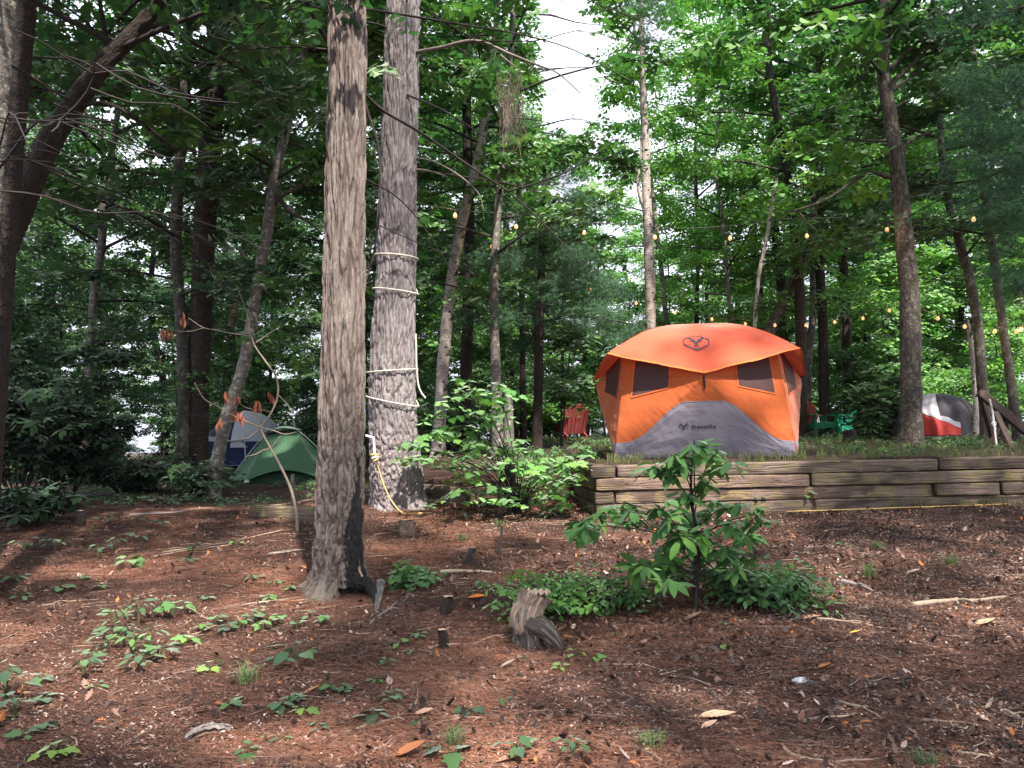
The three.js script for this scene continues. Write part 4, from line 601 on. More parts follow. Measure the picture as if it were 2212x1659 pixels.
// ---------------------------------------------------------------- blue and white dome tent
{
  const D = 18.6, c = P(528, 985, D); c.y = ground(c.x, c.z) + 0.01; const t = thing('blue_white_tent', 'navy and white dome tent behind the green tent', 'tent', c, 0.25);
  const navy = clothM(0.02, 0.03, 0.09, 0.1), white = clothM(0.55, 0.58, 0.64, 0.2), pale = clothM(0.4, 0.43, 0.48, 0.15);
  const dome = (th, ph, rx, ry, rz, ox = 0) => V(ox - Math.cos(ph) * Math.cos(th) * rx, Math.pow(Math.sin(ph), 0.85) * ry, Math.cos(ph) * Math.sin(th) * rz);
  const sector = (t0, t1, p0, p1, rx, ry, rz, ox) => gridGeo(24, 18, (u, v) => { const th = lerp(t0, t1, u), ph = lerp(p0, p1, v); const q = dome(th, ph, rx, ry, rz, ox); q.y += 0.012 * nz(q.x * 4, q.z * 4, 2); return q; });
  part('body', sector(0, Math.PI * 2, 0, Math.PI / 2, 0.98, 1.22, 1.0, 0), navy, t);
  part('fly', sector(1.35, 4.6, 0.28, Math.PI / 2, 1.06, 1.3, 1.06, 0), white, t);
  part('fly_band', sector(1.05, 1.35, 0.4, 1.45, 1.05, 1.29, 1.05, 0), navy, t);
  part('awning', gridGeo(14, 8, (u, v) => V(lerp(-0.85, 0.1, u), 0.62 + 0.1 * v - 0.05 * Math.sin(Math.PI * u), 1.0 - v * 0.35 + 0.05 * u)), pale, t);
  part('side_wall', gridGeo(14, 8, (u, v) => V(lerp(-0.95, 0.5, u), 0.02 + 0.55 * v, 0.99 + 0.03 * Math.sin(u * 9))), navy, t);
  part('ground_flap', gridGeo(10, 4, (u, v) => V(lerp(-1.1, 0.4, u), 0.03 + 0.01 * Math.sin(u * 12), 1.03 + v * 0.3)), pale, t);
  part('door_pole', tube([V(0.12, 0, 1.04), V(0.1, 0.4, 1.04), V(0.06, 0.72, 1.0)], [0.012, 0.012, 0.012], 6, 8), std(lin(0.6, 0.6, 0.62), 0.4), t);
}
// ---------------------------------------------------------------- grey and red dome tent
{
  const D = 16.8, c = P(2028, 955, D); c.y = ground(c.x, c.z) + 0.01; const t = thing('grey_red_tent', 'grey and red dome tent behind the big brown trunk', 'tent', c, 0.1);
  const greyC = clothM(0.05, 0.047, 0.057, 0.12), lav = clothM(0.5, 0.49, 0.56, 0.25), red = clothM(0.45, 0.045, 0.04, 0.2);
  const surf = (u, v, off = 0) => { const th = u * Math.PI, ph = v * Math.PI / 2, fold = 0.022 * Math.sin(th * 21 + v * 5 + 2 * nz(u * 4, v * 3)) * sm(0.95, 0.3, v); const R = 1 + fold + off; return V(-Math.cos(th) * Math.cos(ph) * 0.92 * R, Math.pow(Math.sin(ph), 0.8) * 0.98 * R, Math.sin(th) * Math.cos(ph) * 0.85 * R); };
  const patch = (f, off = 0) => gridGeo(40, 26, (a, b) => { const [u, v] = f(a, b); return surf(u, v, off); });
  part('fly', patch((a, b) => [a, lerp(0.02, 1, b)]), greyC, t);
  part('rear_fly', gridGeo(24, 14, (a, b) => { const q = surf(a, lerp(0.02, 1, b)); q.z *= -1; return q; }), greyC, t);
  part('white_panel', patch((a, b) => [lerp(0.05, 0.34 - 0.05 * b, a), lerp(0.46 - 0.2 * a, 0.92, b)], 0.012), lav, t);
  part('red_panel', patch((a, b) => [lerp(0.02, 0.47, a), lerp(0.03, lerp(0.46, 0.1, a), b)], 0.014), red, t);
  part('white_stripe', patch((a, b) => [lerp(0.04, 0.47, a), lerp(0.46, 0.1, a) + lerp(0.0, 0.07, b)], 0.02), lav, t);
}
// ---------------------------------------------------------------- blue canopy far behind
{
  const D = 22, c = P(795, 930, D); c.y = ground(c.x, c.z); const t = thing('blue_canopy', 'bright blue tarp shelter seen between the two big trunks', 'tarp shelter', c);
  const blue = clothM(0.02, 0.2, 0.95, 0.5), e = 0.85, y = 0.98;
  part('roof', mergeGeometries([0, 1, 2, 3].map(k => gridGeo(6, 6, (u, v) => { const x = (u * 2 - 1) * e * (1 - v), z = e * (1 - v), a = k * Math.PI / 2; return V(x * Math.cos(a) + z * Math.sin(a), y + 0.25 + 0.28 * v, -x * Math.sin(a) + z * Math.cos(a)); }))), blue, t);
  part('valance', mergeGeometries([0, 1, 2, 3].map(k => gridGeo(6, 1, (u, v) => { const x = (u * 2 - 1) * e, z = e, a = k * Math.PI / 2; return V(x * Math.cos(a) + z * Math.sin(a), y + 0.13 + 0.12 * v, -x * Math.sin(a) + z * Math.cos(a)); }))), blue, t);
  for (const [x, z] of [[-1, -1], [1, -1], [1, 1], [-1, 1]]) part('leg', new THREE.CylinderGeometry(0.015, 0.015, y + 0.2, 6).translate(x * e * 0.96, (y + 0.2) / 2, z * e * 0.96), std(lin(0.5, 0.5, 0.52), 0.4), t);
}

// ---------------------------------------------------------------- Adirondack style chairs
function box(w, h, d, x, y, z, rx = 0, ry = 0, rz = 0) { return new THREE.BoxGeometry(w, h, d).applyMatrix4(new THREE.Matrix4().compose(V(x, y, z), new THREE.Quaternion().setFromEuler(new THREE.Euler(rx, ry, rz)), V(1, 1, 1))); }
function chair(label, px, d, turn, color, back = true, dy = 0) {           // faces +z before turning
  const p = P(px, 930, d); p.y = ground(p.x, p.z) + dy; const g = thing('wooden_armchair', label, 'chair', p, turn, 'slatted wooden armchairs'), m = std(color, 0.7);
  if (back) for (let i = 0; i < 6; i++) { const t = i - 2.5, h = 0.82 - Math.pow(Math.abs(t) / 2.5, 2) * 0.16, sh = new THREE.Shape(); sh.moveTo(-0.042, 0); sh.lineTo(0.042, 0); sh.lineTo(0.05, h - 0.05); sh.quadraticCurveTo(0.045, h, 0, h); sh.quadraticCurveTo(-0.045, h, -0.05, h - 0.05); sh.closePath(); const s = part('back_slat', new THREE.ExtrudeGeometry(sh, { depth: 0.02, bevelEnabled: false }), m, g); s.position.set(t * 0.094, 0.2, -0.28); s.rotation.set(-0.42, 0, -t * 0.035); }
  for (let i = 0; i < 5; i++) part('seat_slat', box(0.52, 0.02, 0.09, 0, 0.36 - i * 0.036, 0.27 - i * 0.105, -0.33), m, g);
  for (const s of [-1, 1]) { part('armrest', box(0.13, 0.022, 0.72, s * 0.33, 0.56, 0.05), m, g); part('front_leg', box(0.03, 0.55, 0.1, s * 0.285, 0.275, 0.29), m, g); part('rear_leg', box(0.03, 0.13, 0.86, s * 0.262, 0.22, -0.13, -0.33), m, g); part('arm_post', box(0.03, 0.42, 0.06, s * 0.3, 0.35, -0.25), m, g); }
  part('apron', box(0.54, 0.13, 0.022, 0, 0.31, 0.335), m, g); if (back) part('back_rail', box(0.64, 0.06, 0.022, 0, 0.52, -0.38), m, g);
  return g;
}
chair('red wooden armchair standing left of the orange tent', 1232, 20, Math.PI + 0.25, lin(0.3, 0.055, 0.05));
chair('red wooden armchair peeking out at the right side of the orange tent', 1736, 19.2, Math.PI - 0.45, lin(0.34, 0.06, 0.05));
chair('low dark green wooden armchair facing the camera by the red chair', 1771, 18.8, 0.12, lin(0.008, 0.17, 0.085), false);
chair('teal wooden armchair turned away under the leafy shrub', 1816, 19.6, Math.PI + 0.55, lin(0.02, 0.3, 0.2));

// ---------------------------------------------------------------- wooden A-frame at the right edge
{
  const D = 11.6, b = P(2160, 975, D); b.y = ground(b.x, b.z); const g = thing('a_frame_stand', 'dark brown timber A-frame stand at the right edge', 'timber frame');
  const beam = (a, c, w, name) => { const L = a.distanceTo(c), geo = timberGeo(L, w, w * 0.6, L * 3.3, 0.004); geo.translate(0, -w / 2, 0); const m = part(name, geo, M.brownWood, g); m.position.copy(a); m.quaternion.setFromUnitVectors(V(1, 0, 0), c.clone().sub(a).normalize()); };
  const foot = (px, py, dd) => { const v = P(px, py, D + dd); v.y = ground(v.x, v.z) - 0.02; return v; };
  beam(P(2117, 848, D), foot(2262, 985, 0.25), 0.13, 'diagonal_beam'); beam(foot(2187, 980, -0.35), P(2147, 890, D - 0.13), 0.12, 'leg'); beam(foot(2131, 978, -0.1), P(2168, 925, D - 0.25), 0.11, 'leg'); beam(P(2118, 850, D + 0.12), foot(2150, 968, 0.9), 0.1, 'leg');
  seatAt(g, b);
  const r = thing('hanging_chain', 'pale silvery strap hanging from the timber frame', 'strap'), q = [P(2137, 862, D - 0.25), P(2143, 885, D - 0.25), P(2147, 915, D - 0.3), P(2151, 950, D - 0.35), P(2156, 982, D - 0.4)];
  part('strap', tube(q, [0.017, 0.014, 0.017, 0.014, 0.016], 7, 30, { disp: (th, s) => 0.0015 * Math.sin(s * 60) }), std(lin(0.5, 0.48, 0.47), 0.5), r); part('buckle', new THREE.TorusGeometry(0.03, 0.007, 6, 14).translate(q[2].x, q[2].y, q[2].z), std(lin(0.6, 0.6, 0.6), 0.4), r); seatAt(r, q[4].clone());
}
// ---------------------------------------------------------------- ropes on the grey pine
{
  const rope = std(lin(0.5, 0.47, 0.42), 0.9), yel = std(lin(0.55, 0.36, 0.13), 0.9), c2 = new THREE.CatmullRomCurve3(T2.pts, false, 'centripetal');
  const radAt = y => { let k = 0; while (k < T2.pts.length - 2 && T2.pts[k + 1].y < y) k++; const t = clamp((y - T2.pts[k].y) / (T2.pts[k + 1].y - T2.pts[k].y), 0, 1); return lerp(T2.rad[k], T2.rad[k + 1], t) + 0.012; };
  const g = thing('wrapped_rope', 'pale rope wound round the broad grey pine trunk', 'rope'), D = T2.d;
  for (const [ya, yb, back] of [[540, 549, 560], [614, 628, 590], [800, 794, 830], [852, 877, 840]]) {
    const ha = P(850, ya, D - 0.3).y, hb = P(850, yb, D - 0.3).y, hc = P(850, back, D).y, pts = [];
    for (let i = 0; i < 40; i++) { const a = i / 40 * Math.PI * 2, y = Math.sin(a) > -0.2 ? lerp(hb, ha, (1 - Math.cos(a)) / 2) - 0.02 * Math.sin(a) : lerp(lerp(hb, ha, (1 - Math.cos(a)) / 2), hc, clamp(-Math.sin(a) - 0.2, 0, 1)), c = curveAtY(c2, y), r = radAt(y) + 0.018; pts.push(V(c.x + Math.cos(a) * r, y, c.z + Math.sin(a) * r)); }
    part('rope_loop', new THREE.TubeGeometry(new THREE.CatmullRomCurve3(pts, true), 160, 0.011, 6, true), rope, g);
  }
  const q = [[896, 721], [897, 760], [898, 795], [902, 833], [908, 848], [917, 860]].map(([x, y]) => P(x + 2, y, D - 0.1)); part('rope_end', tube(q, q.map(() => 0.012), 6, 30), rope, g);
  seatAt(g, T2.pts[0].clone());
  const y2 = thing('yellow_rope', 'yellow rope tied to a white hook at the grey pine foot', 'rope'), dz = D - 0.5;
  const hook = [[790, 941], [800, 944], [806, 946], [808, 960], [809, 978], [811, 990]].map(([x, y]) => P(x, y, dz)); part('white_hook', tube(hook, hook.map(() => 0.015), 7, 30), std(lin(0.72, 0.74, 0.78), 0.4), y2);
  for (let k = 0; k < 3; k++) { const c = P(810 + k, 984 + k * 5, dz); part('knot_coil', new THREE.TorusGeometry(0.045 - k * 0.006, 0.014, 7, 18).rotateX(1.2 + 0.2 * k).rotateZ(0.3 * k).translate(c.x, c.y, c.z), k === 1 ? std(lin(0.72, 0.74, 0.78), 0.4) : yel, y2); }
  const e = G(871, 1112), line = [P(811, 990, dz), P(820, 1020, dz + 0.05), P(830, 1050, dz + 0.02), P(848, 1085, dz - 0.05), e.clone().add(V(0, 0.02, 0)), e.clone().add(V(0.15, 0.02, 0.05)), e.clone().add(V(0.35, 0.015, 0.0))]; part('rope_line', tube(line, line.map(() => 0.009), 6, 40), yel, y2);
  seatAt(y2, e);
  const gl = thing('ground_rope', 'thin yellow rope lying along the foot of the timber wall', 'rope'), gp = []; for (let px = 1700; px <= 2180; px += 40) { const v = G(px, 1109 - (px - 1700) * 0.034); v.y += 0.02; gp.push(v); } part('rope_line', tube(gp, gp.map(() => 0.008), 5, 60), yel, gl); seatAt(gl, gp[0].clone());
}
// ---------------------------------------------------------------- string lights
{
  const glow = new THREE.MeshStandardMaterial({ color: lin(0.9, 0.5, 0.25), emissive: lin(1, 0.42, 0.16), emissiveIntensity: 0.5, roughness: 0.3 }), sock = std(lin(0.015, 0.015, 0.015), 0.6);
  const bulbGeo = new THREE.LatheGeometry([[0.001, -0.075], [0.02, -0.07], [0.031, -0.05], [0.03, -0.03], [0.018, -0.005], [0.014, 0.004]].map(([x, y]) => new THREE.Vector2(x, y)), 12), sockGeo = new THREE.CylinderGeometry(0.016, 0.018, 0.055, 8).translate(0, 0.03, 0);
  function stringLight(label, wire, bulbs) {
    const g = thing('string_light', label, 'string lights', V(0, 0, 0), 0, 'string lights over the clearing'), pts = wire.map(([x, y, d]) => P(x, y, d)), c = new THREE.CatmullRomCurve3(pts, false, 'centripetal');
    part('cable', tube(pts, pts.map(() => 0.006), 5, 120), sock, g);
    for (const [x, y, d] of bulbs) {
      const p = P(x, y, d); p.y += 0.04; let best = null, bd = 9; for (let k = 0; k <= 400; k++) { const q = c.getPoint(k / 400), e = Math.hypot(q.x - p.x, (q.z - p.z) * 0.3); if (e < bd) { bd = e; best = q; } }
      const b = part('bulb', bulbGeo, glow, g); b.position.copy(p); const s = part('socket', sockGeo, sock, b);
      if (best.y > p.y + 0.06) part('drop_cord', tube([V(0, 0.05, 0), V(0, (best.y - p.y) * 0.5, 0.002), V(0, best.y - p.y, 0)], [0.004, 0.004, 0.004], 4, 4), sock, b);
      const l = new THREE.PointLight(new THREE.Color(1, 0.6, 0.3), 0.12, 6); l.position.set(0, -0.04, 0); l.castShadow = true; b.add(l);
    }
    seatAt(g, pts[0].clone());
  }
  stringLight('upper string of round bulbs crossing above the orange tent', [[905, 440, 10.3], [983, 452, 11.4], [1062, 460, 12], [1143, 463, 12.4], [1263, 480, 12.8], [1370, 486, 13], [1474, 493, 13.2], [1591, 486, 13.2], [1708, 473, 13.1], [1830, 470, 13], [1945, 466, 12.8], [2080, 452, 12], [2230, 430, 11]], [[983, 466, 11.4], [1115, 490, 12.3], [1262, 503, 12.8], [1415, 513, 13.1], [1577, 515, 13.2], [1743, 510, 13.1], [1916, 497, 12.8], [2103, 474, 11.9]]);
  stringLight('lower string of bulbs dipping behind the orange tent roof', [[985, 480, 15], [1062, 520, 15.3], [1172, 571, 15.6], [1276, 612, 16], [1374, 643, 16.4], [1458, 664, 16.8], [1538, 680, 17], [1610, 690, 17.2], [1700, 694, 17.2], [1803, 686, 17], [1864, 678, 16.6], [1921, 661, 16], [1955, 640, 13.3]], [[1062, 533, 15.3], [1172, 583, 15.6], [1276, 625, 16], [1374, 655, 16.4], [1458, 676, 16.8], [1538, 690, 17], [1610, 700, 17.2], [1674, 703, 17.2], [1741, 703, 17.1], [1803, 696, 17], [1864, 688, 16.6], [1921, 671, 16]]);
  stringLight('short string of bulbs right of the big brown trunk', [[1975, 660, 13.3], [2026, 680, 14.5], [2084, 697, 14.2], [2149, 706, 13.5], [2200, 703, 13], [2260, 690, 12.5]], [[2026, 688, 14.5], [2084, 706, 14.2], [2149, 716, 13.5], [2196, 716, 13], [2206, 712, 13]]);
}
// ---------------------------------------------------------------- maple shrub and laurel sapling: every leaf its own mesh
const leafTone = {}; for (const k in GREEN) leafTone[k] = GREEN[k].map(c => { const m = leafMat(0.4); m.color = lin(...c); return m; });
const tilt = (p, yaw, pitch, roll, s) => mtx(p, new THREE.Euler(roll, yaw, pitch, 'YXZ'), s);
function leafMesh(parent, kind, mat, p, yaw, pitch, roll, s) { const m = part('leaf', LEAF[kind], mat, parent); m.position.copy(p); m.rotation.order = 'YXZ'; m.rotation.set(roll, yaw, pitch); m.scale.setScalar(s); return m; }
function pickedShrub(name, label, category, base, clusters, o) {
  const g = thing(name, label, category), stems = [];
  for (const p of clusters) {
    const k = p.clone().sub(base); if (o.stem) { const f = base.clone().lerp(o.stem, clamp(k.y / (o.stem.y - base.y) * 0.72, 0.05, 0.98)), m2 = f.clone().lerp(p, 0.5).add(V(0, 0.04, 0)); stems.push([f, m2, p.clone()]); } const mid = base.clone().add(V(k.x * 0.35, k.y * 0.62, k.z * 0.35)); const bend = [base.clone().add(V(0, -0.04, 0)), mid, p.clone().add(V(0, -0.01, 0))];
    if (!o.stem) stems.push(bend);
    const n = o.n[0] + Math.floor(rnd() * (o.n[1] - o.n[0] + 1)), a0 = rr(0, 6.28);
    for (let i = 0; i < n; i++) { const a = a0 + i / n * 6.283 + rr(-0.35, 0.35), q = p.clone().add(V(Math.cos(a), 0, -Math.sin(a)).multiplyScalar(o.spread * rnd())).add(V(0, rr(-0.03, 0.02), 0)); leafMesh(g, o.kind, pick(leafTone[o.pal]), q, a, rr(o.pitch[0], o.pitch[1]), rr(-0.35, 0.35), o.size * rr(0.7, 1.2)); }
  }
  if (o.stem) part('main_stem', tube([base.clone().add(V(0, -0.05, 0)), base.clone().lerp(o.stem, 0.35).add(V(0.03, 0, 0)), base.clone().lerp(o.stem, 0.7).add(V(-0.03, 0, 0.02)), o.stem], [o.r * 1.6, o.r * 1.3, o.r, 0.004], 7, 20), o.bark, g);
  for (const b of stems) part(o.stem ? 'branch' : 'stem', tube(b, [o.r * (o.stem ? 0.5 : 1), o.r * (o.stem ? 0.4 : 0.55), 0.0025], 5, 9), o.bark, g);
  return { g, base };
}
{
  const b = G(1500, 1322), d0 = -b.z, at = [[1500, 955], [1455, 985], [1550, 975], [1480, 1000], [1580, 998], [1415, 1005], [1520, 1030], [1480, 1060], [1440, 1085], [1545, 1085], [1600, 1085], [1590, 1130], [1500, 1110], [1450, 1130], [1632, 1112], [1345, 1085], [1305, 1098], [1262, 1135], [1290, 1125], [1365, 1102], [1470, 1160], [1520, 1180], [1570, 1180], [1610, 1155], [1435, 1180], [1425, 1215], [1480, 1230], [1540, 1230], [1590, 1230], [1635, 1235], [1395, 1222], [1500, 1200], [1560, 1260], [1450, 1252], [1610, 1195], [1520, 1140]];
  const cl = at.map(([x, y]) => P(x, y, d0 + rr(-0.35, 0.35))); const s = pickedShrub('laurel_sapling', 'leafy green sapling standing before the timber wall', 'sapling', b, cl, { n: [6, 8], spread: 0.03, kind: 'long', pal: 'mid', pitch: [-0.75, 0.2], size: 0.15, r: 0.011, bark: M.twig, stem: P(1500, 950, d0) }); foliage(s.g, 'whorl', cl.map(p => ({ p: p.clone().add(V(0, -0.05, -0.08)), r: 0.12 })), 1.6, 'mid', 'foliage', 1.0); seatAt(s.g, b);
}
{
  const b = G(1118, 1106), d0 = -b.z, at = [[900, 962], [940, 945], [980, 935], [1010, 920], [960, 980], [1000, 985], [1040, 960], [920, 985], [880, 955], [985, 860], [1020, 850], [1050, 845], [1075, 830], [1000, 822], [1085, 870], [960, 880], [1030, 890], [1060, 900], [1080, 960], [1120, 950], [1150, 975], [1180, 1000], [1100, 1000], [1060, 1010], [1020, 1020], [980, 1010], [1220, 985], [1250, 1000], [1270, 980], [1240, 1030], [1200, 1040], [1160, 1030], [1285, 1010], [1255, 962], [1120, 1040], [1080, 1050], [1040, 1060], [1150, 1070], [1190, 1070], [1060, 1085], [1000, 1060], [1100, 1075], [1130, 1000], [1210, 1010], [950, 930], [1020, 955]];
  const cl = at.map(([x, y]) => P(x, y, d0 + rr(-0.7, 0.5))); const s = pickedShrub('maple_shrub', 'bright maple shrub growing left of the timber wall end', 'shrub', b, cl, { n: [6, 7], spread: 0.12, kind: 'maple', pal: 'mid', pitch: [-0.45, 0.1], size: 0.125, r: 0.012, bark: M.twig });
  foliage(s.g, 'maple', cl.map(p => ({ p: p.clone().add(V(0, -0.08, -0.1)), r: 0.25 })), 1.6, 'bright', 'foliage', 0.72); seatAt(s.g, b);
}
shrub('ground_cover', 'low patch of small glossy leaves behind the bent stump', 1190, 1315, { stems: 22, R: 0.5, h: 0.22, kind: 'oval', pal: 'bright', per: 1, clump: 0.12, size: 0.5, low: 0.2 });
shrub('ground_cover', 'low leafy patch between the bent stump and the sapling', 1330, 1300, { stems: 12, R: 0.42, h: 0.18, kind: 'oval', pal: 'mid', per: 1, clump: 0.12, size: 0.55, low: 0.2 });
shrub('ground_cover', 'low leafy patch spreading right of the sapling', 1690, 1305, { stems: 18, R: 0.42, h: 0.22, kind: 'oval', pal: 'mid', per: 1.1, clump: 0.1, size: 0.65, low: 0.2 });
shrub('ground_cover', 'low leafy patch in shade right at the sapling foot', 1590, 1290, { stems: 12, R: 0.36, h: 0.2, kind: 'oval', pal: 'mid', per: 1.1, clump: 0.1, size: 0.65, low: 0.2 });
shrub('ground_cover', 'round-leaved green clump at the root right of scorched trunk', 900, 1262, { stems: 12, R: 0.24, h: 0.14, kind: 'heart', pal: 'mid', per: 0.8, clump: 0.08, size: 0.32 });

// ---------------------------------------------------------------- seedlings
const greenStem = std(lin(0.07, 0.085, 0.035), 0.9);
const where = (x, y) => y < 1230 ? (x < 700 ? 'high on the left slope' : x < 1500 ? 'on the slope below the wall' : 'near the foot of the timber wall') : x < 330 ? 'low at the left edge of slope' : x < 740 ? 'on the slope left of the scorched trunk' : x < 1100 ? 'in front of the scorched trunk' : x < 1500 ? 'in the litter near the bent stump' : 'in the litter at lower right';
function seedling(px, py, kind, n, size, pal, h = 0.08) {
  n = Math.round(n * 1.35); size *= 0.74; h *= 0.85; if (pal === 'bright') pal = 'mid'; else if (pal === 'mid') pal = rnd() < 0.6 ? 'deep' : 'mid'; else if (pal === 'lime' && rnd() < 0.5) pal = 'bright'; const b = G(px, py), g = thing('seedling', { maple: 'small lobed-leaf seedling ', oval: 'small oval-leaved seedling ', heart: 'small round-leaved seedling ' }[kind] + where(px, py), 'seedling', b, 0, 'seedlings on the forest floor'), stems = [], a0 = rr(0, 6.28);
  for (let i = 0; i < n; i++) { const a = a0 + i / n * 6.283 + rr(-0.4, 0.4), sp = size * rr(0.15, 0.6) * Math.sqrt(n / 4), hh = h * rr(0.6, 1.2), e = V(Math.cos(a) * sp, hh, -Math.sin(a) * sp); stems.push(tube([V(0, -0.02, 0), V(e.x * 0.3, hh * 0.8, e.z * 0.3), e], [0.0028, 0.0022, 0.0015], 4, 5)); leafMesh(g, kind, pick(leafTone[pal]), e, a, rr(-0.4, 0.15), rr(-0.3, 0.3), size * rr(0.5, 1.05)); }
  part('stem', mergeGeometries(stems), greenStem, g); return g;
}
for (const [x, y, k, n, s, p, h] of [
  [300, 1350, 'oval', 9, 0.13, 'mid', 0.2], [230, 1412, 'oval', 8, 0.12, 'deep', 0.14], [268, 1400, 'oval', 10, 0.13, 'mid', 0.2], [322, 1412, 'oval', 9, 0.12, 'mid', 0.16], [200, 1440, 'oval', 7, 0.11, 'mid', 0.12], [343, 1432, 'maple', 7, 0.12, 'mid', 0.12], [300, 1450, 'oval', 8, 0.12, 'deep', 0.12], [180, 1460, 'oval', 7, 0.13, 'deep', 0.12], [250, 1380, 'oval', 9, 0.13, 'deep', 0.22], [285, 1425, 'oval', 8, 0.12, 'mid', 0.18],
  [373, 1335, 'maple', 9, 0.14, 'bright', 0.15], [440, 1372, 'heart', 6, 0.08, 'bright', 0.08], [470, 1352, 'heart', 6, 0.08, 'bright', 0.08], [490, 1372, 'heart', 7, 0.08, 'mid', 0.08], [520, 1357, 'heart', 7, 0.08, 'bright', 0.08], [550, 1347, 'heart', 6, 0.08, 'mid', 0.08], [570, 1367, 'heart', 6, 0.08, 'bright', 0.08], [600, 1352, 'heart', 6, 0.08, 'bright', 0.08], [560, 1337, 'heart', 5, 0.07, 'mid', 0.08], [640, 1362, 'heart', 5, 0.08, 'bright', 0.07], [700, 1350, 'heart', 5, 0.08, 'bright', 0.07], [668, 1340, 'heart', 4, 0.08, 'mid', 0.07],
  [400, 1400, 'maple', 4, 0.12, 'lime', 0.08], [450, 1452, 'maple', 4, 0.12, 'lime', 0.06], [640, 1435, 'oval', 5, 0.19, 'deep', 0.12], [600, 1442, 'oval', 3, 0.15, 'mid', 0.1], [500, 1532, 'maple', 3, 0.1, 'mid', 0.05], [600, 1540, 'heart', 4, 0.09, 'mid', 0.05], [640, 1522, 'heart', 5, 0.08, 'mid', 0.06], [650, 1548, 'maple', 4, 0.1, 'lime', 0.05], [14, 1520, 'oval', 9, 0.15, 'mid', 0.22], [30, 1560, 'oval', 7, 0.14, 'deep', 0.15], [90, 1480, 'maple', 4, 0.1, 'mid', 0.06], [207, 1492, 'oval', 3, 0.09, 'mid', 0.05], [90, 1522, 'maple', 4, 0.1, 'mid', 0.06], [90, 1582, 'heart', 4, 0.1, 'mid', 0.05], [113, 1648, 'maple', 5, 0.13, 'lime', 0.07], [60, 1600, 'maple', 3, 0.1, 'mid', 0.05], [533, 1636, 'maple', 3, 0.12, 'bright', 0.05], [607, 1606, 'oval', 3, 0.09, 'bright', 0.04], [570, 1598, 'maple', 2, 0.08, 'lime', 0.03], [717, 1495, 'oval', 5, 0.1, 'mid', 0.06], [690, 1580, 'heart', 3, 0.07, 'mid', 0.04],
  [213, 1205, 'oval', 8, 0.14, 'deep', 0.16], [250, 1180, 'oval', 6, 0.13, 'deep', 0.1], [283, 1225, 'maple', 6, 0.17, 'mid', 0.1], [297, 1172, 'oval', 6, 0.14, 'deep', 0.1], [403, 1220, 'oval', 4, 0.13, 'deep', 0.08], [417, 1192, 'oval', 4, 0.12, 'deep', 0.1], [27, 1262, 'oval', 7, 0.14, 'deep', 0.1], [50, 1300, 'oval', 5, 0.11, 'deep', 0.08], [137, 1280, 'heart', 5, 0.09, 'mid', 0.06], [213, 1276, 'heart', 5, 0.08, 'bright', 0.05], [180, 1256, 'heart', 5, 0.09, 'mid', 0.06], [547, 1254, 'oval', 4, 0.11, 'mid', 0.07], [593, 1262, 'oval', 4, 0.12, 'bright', 0.04], [627, 1280, 'heart', 4, 0.08, 'bright', 0.05], [580, 1298, 'heart', 4, 0.09, 'bright', 0.05], [447, 1300, 'heart', 4, 0.09, 'deep', 0.05], [120, 1190, 'oval', 8, 0.15, 'deep', 0.14], [60, 1190, 'oval', 8, 0.15, 'deep', 0.14], [350, 1140, 'oval', 6, 0.14, 'deep', 0.1], [300, 1130, 'oval', 6, 0.14, 'deep', 0.1], [230, 1135, 'oval', 6, 0.15, 'deep', 0.12], [510, 1180, 'oval', 4, 0.12, 'mid', 0.06], [330, 1090, 'maple', 7, 0.15, 'deep', 0.12], [390, 1085, 'maple', 7, 0.15, 'mid', 0.12], [470, 1085, 'maple', 6, 0.13, 'deep', 0.08], [520, 1070, 'oval', 6, 0.14, 'deep', 0.08],
  [1037, 1274, 'maple', 4, 0.08, 'bright', 0.08], [1020, 1290, 'heart', 4, 0.06, 'mid', 0.05], [903, 1382, 'oval', 5, 0.1, 'deep', 0.06], [860, 1402, 'heart', 2, 0.08, 'mid', 0.05], [884, 1416, 'heart', 3, 0.06, 'mid', 0.05], [837, 1446, 'oval', 5, 0.07, 'mid', 0.06], [1247, 1422, 'oval', 4, 0.1, 'lime', 0.06], [1287, 1434, 'heart', 2, 0.08, 'lime', 0.05], [1210, 1452, 'maple', 3, 0.08, 'lime', 0.05], [1137, 1430, 'oval', 4, 0.08, 'mid', 0.05], [847, 1518, 'heart', 5, 0.08, 'bright', 0.05], [814, 1480, 'oval', 4, 0.09, 'mid', 0.05], [744, 1504, 'heart', 4, 0.08, 'mid', 0.05], [807, 1558, 'heart', 4, 0.11, 'deep', 0.05], [1017, 1546, 'maple', 4, 0.1, 'mid', 0.05], [1083, 1528, 'oval', 4, 0.07, 'mid', 0.08], [977, 1646, 'maple', 2, 0.14, 'mid', 0.06], [1117, 1636, 'oval', 7, 0.11, 'mid', 0.1], [1237, 1645, 'oval', 9, 0.08, 'deep', 0.1], [927, 1630, 'maple', 4, 0.07, 'mid', 0.05], [904, 1572, 'heart', 3, 0.06, 'mid', 0.04], [930, 1100, 'maple', 5, 0.1, 'mid', 0.06], [1000, 1120, 'oval', 6, 0.1, 'mid', 0.06],
  [1561, 1404, 'heart', 2, 0.09, 'lime', 0.04], [1565, 1357, 'oval', 3, 0.08, 'lime', 0.05], [1821, 1180, 'oval', 3, 0.1, 'mid', 0.05], [1744, 1095, 'maple', 6, 0.1, 'bright', 0.16], [1640, 1100, 'oval', 6, 0.1, 'mid', 0.1], [1330, 1380, 'oval', 3, 0.06, 'mid', 0.05], [1950, 1150, 'oval', 3, 0.07, 'mid', 0.04], [2090, 1088, 'maple', 4, 0.09, 'bright', 0.1], [2000, 1090, 'oval', 4, 0.07, 'mid', 0.08],
]) seedling(x, y, k, n, s, p, h);
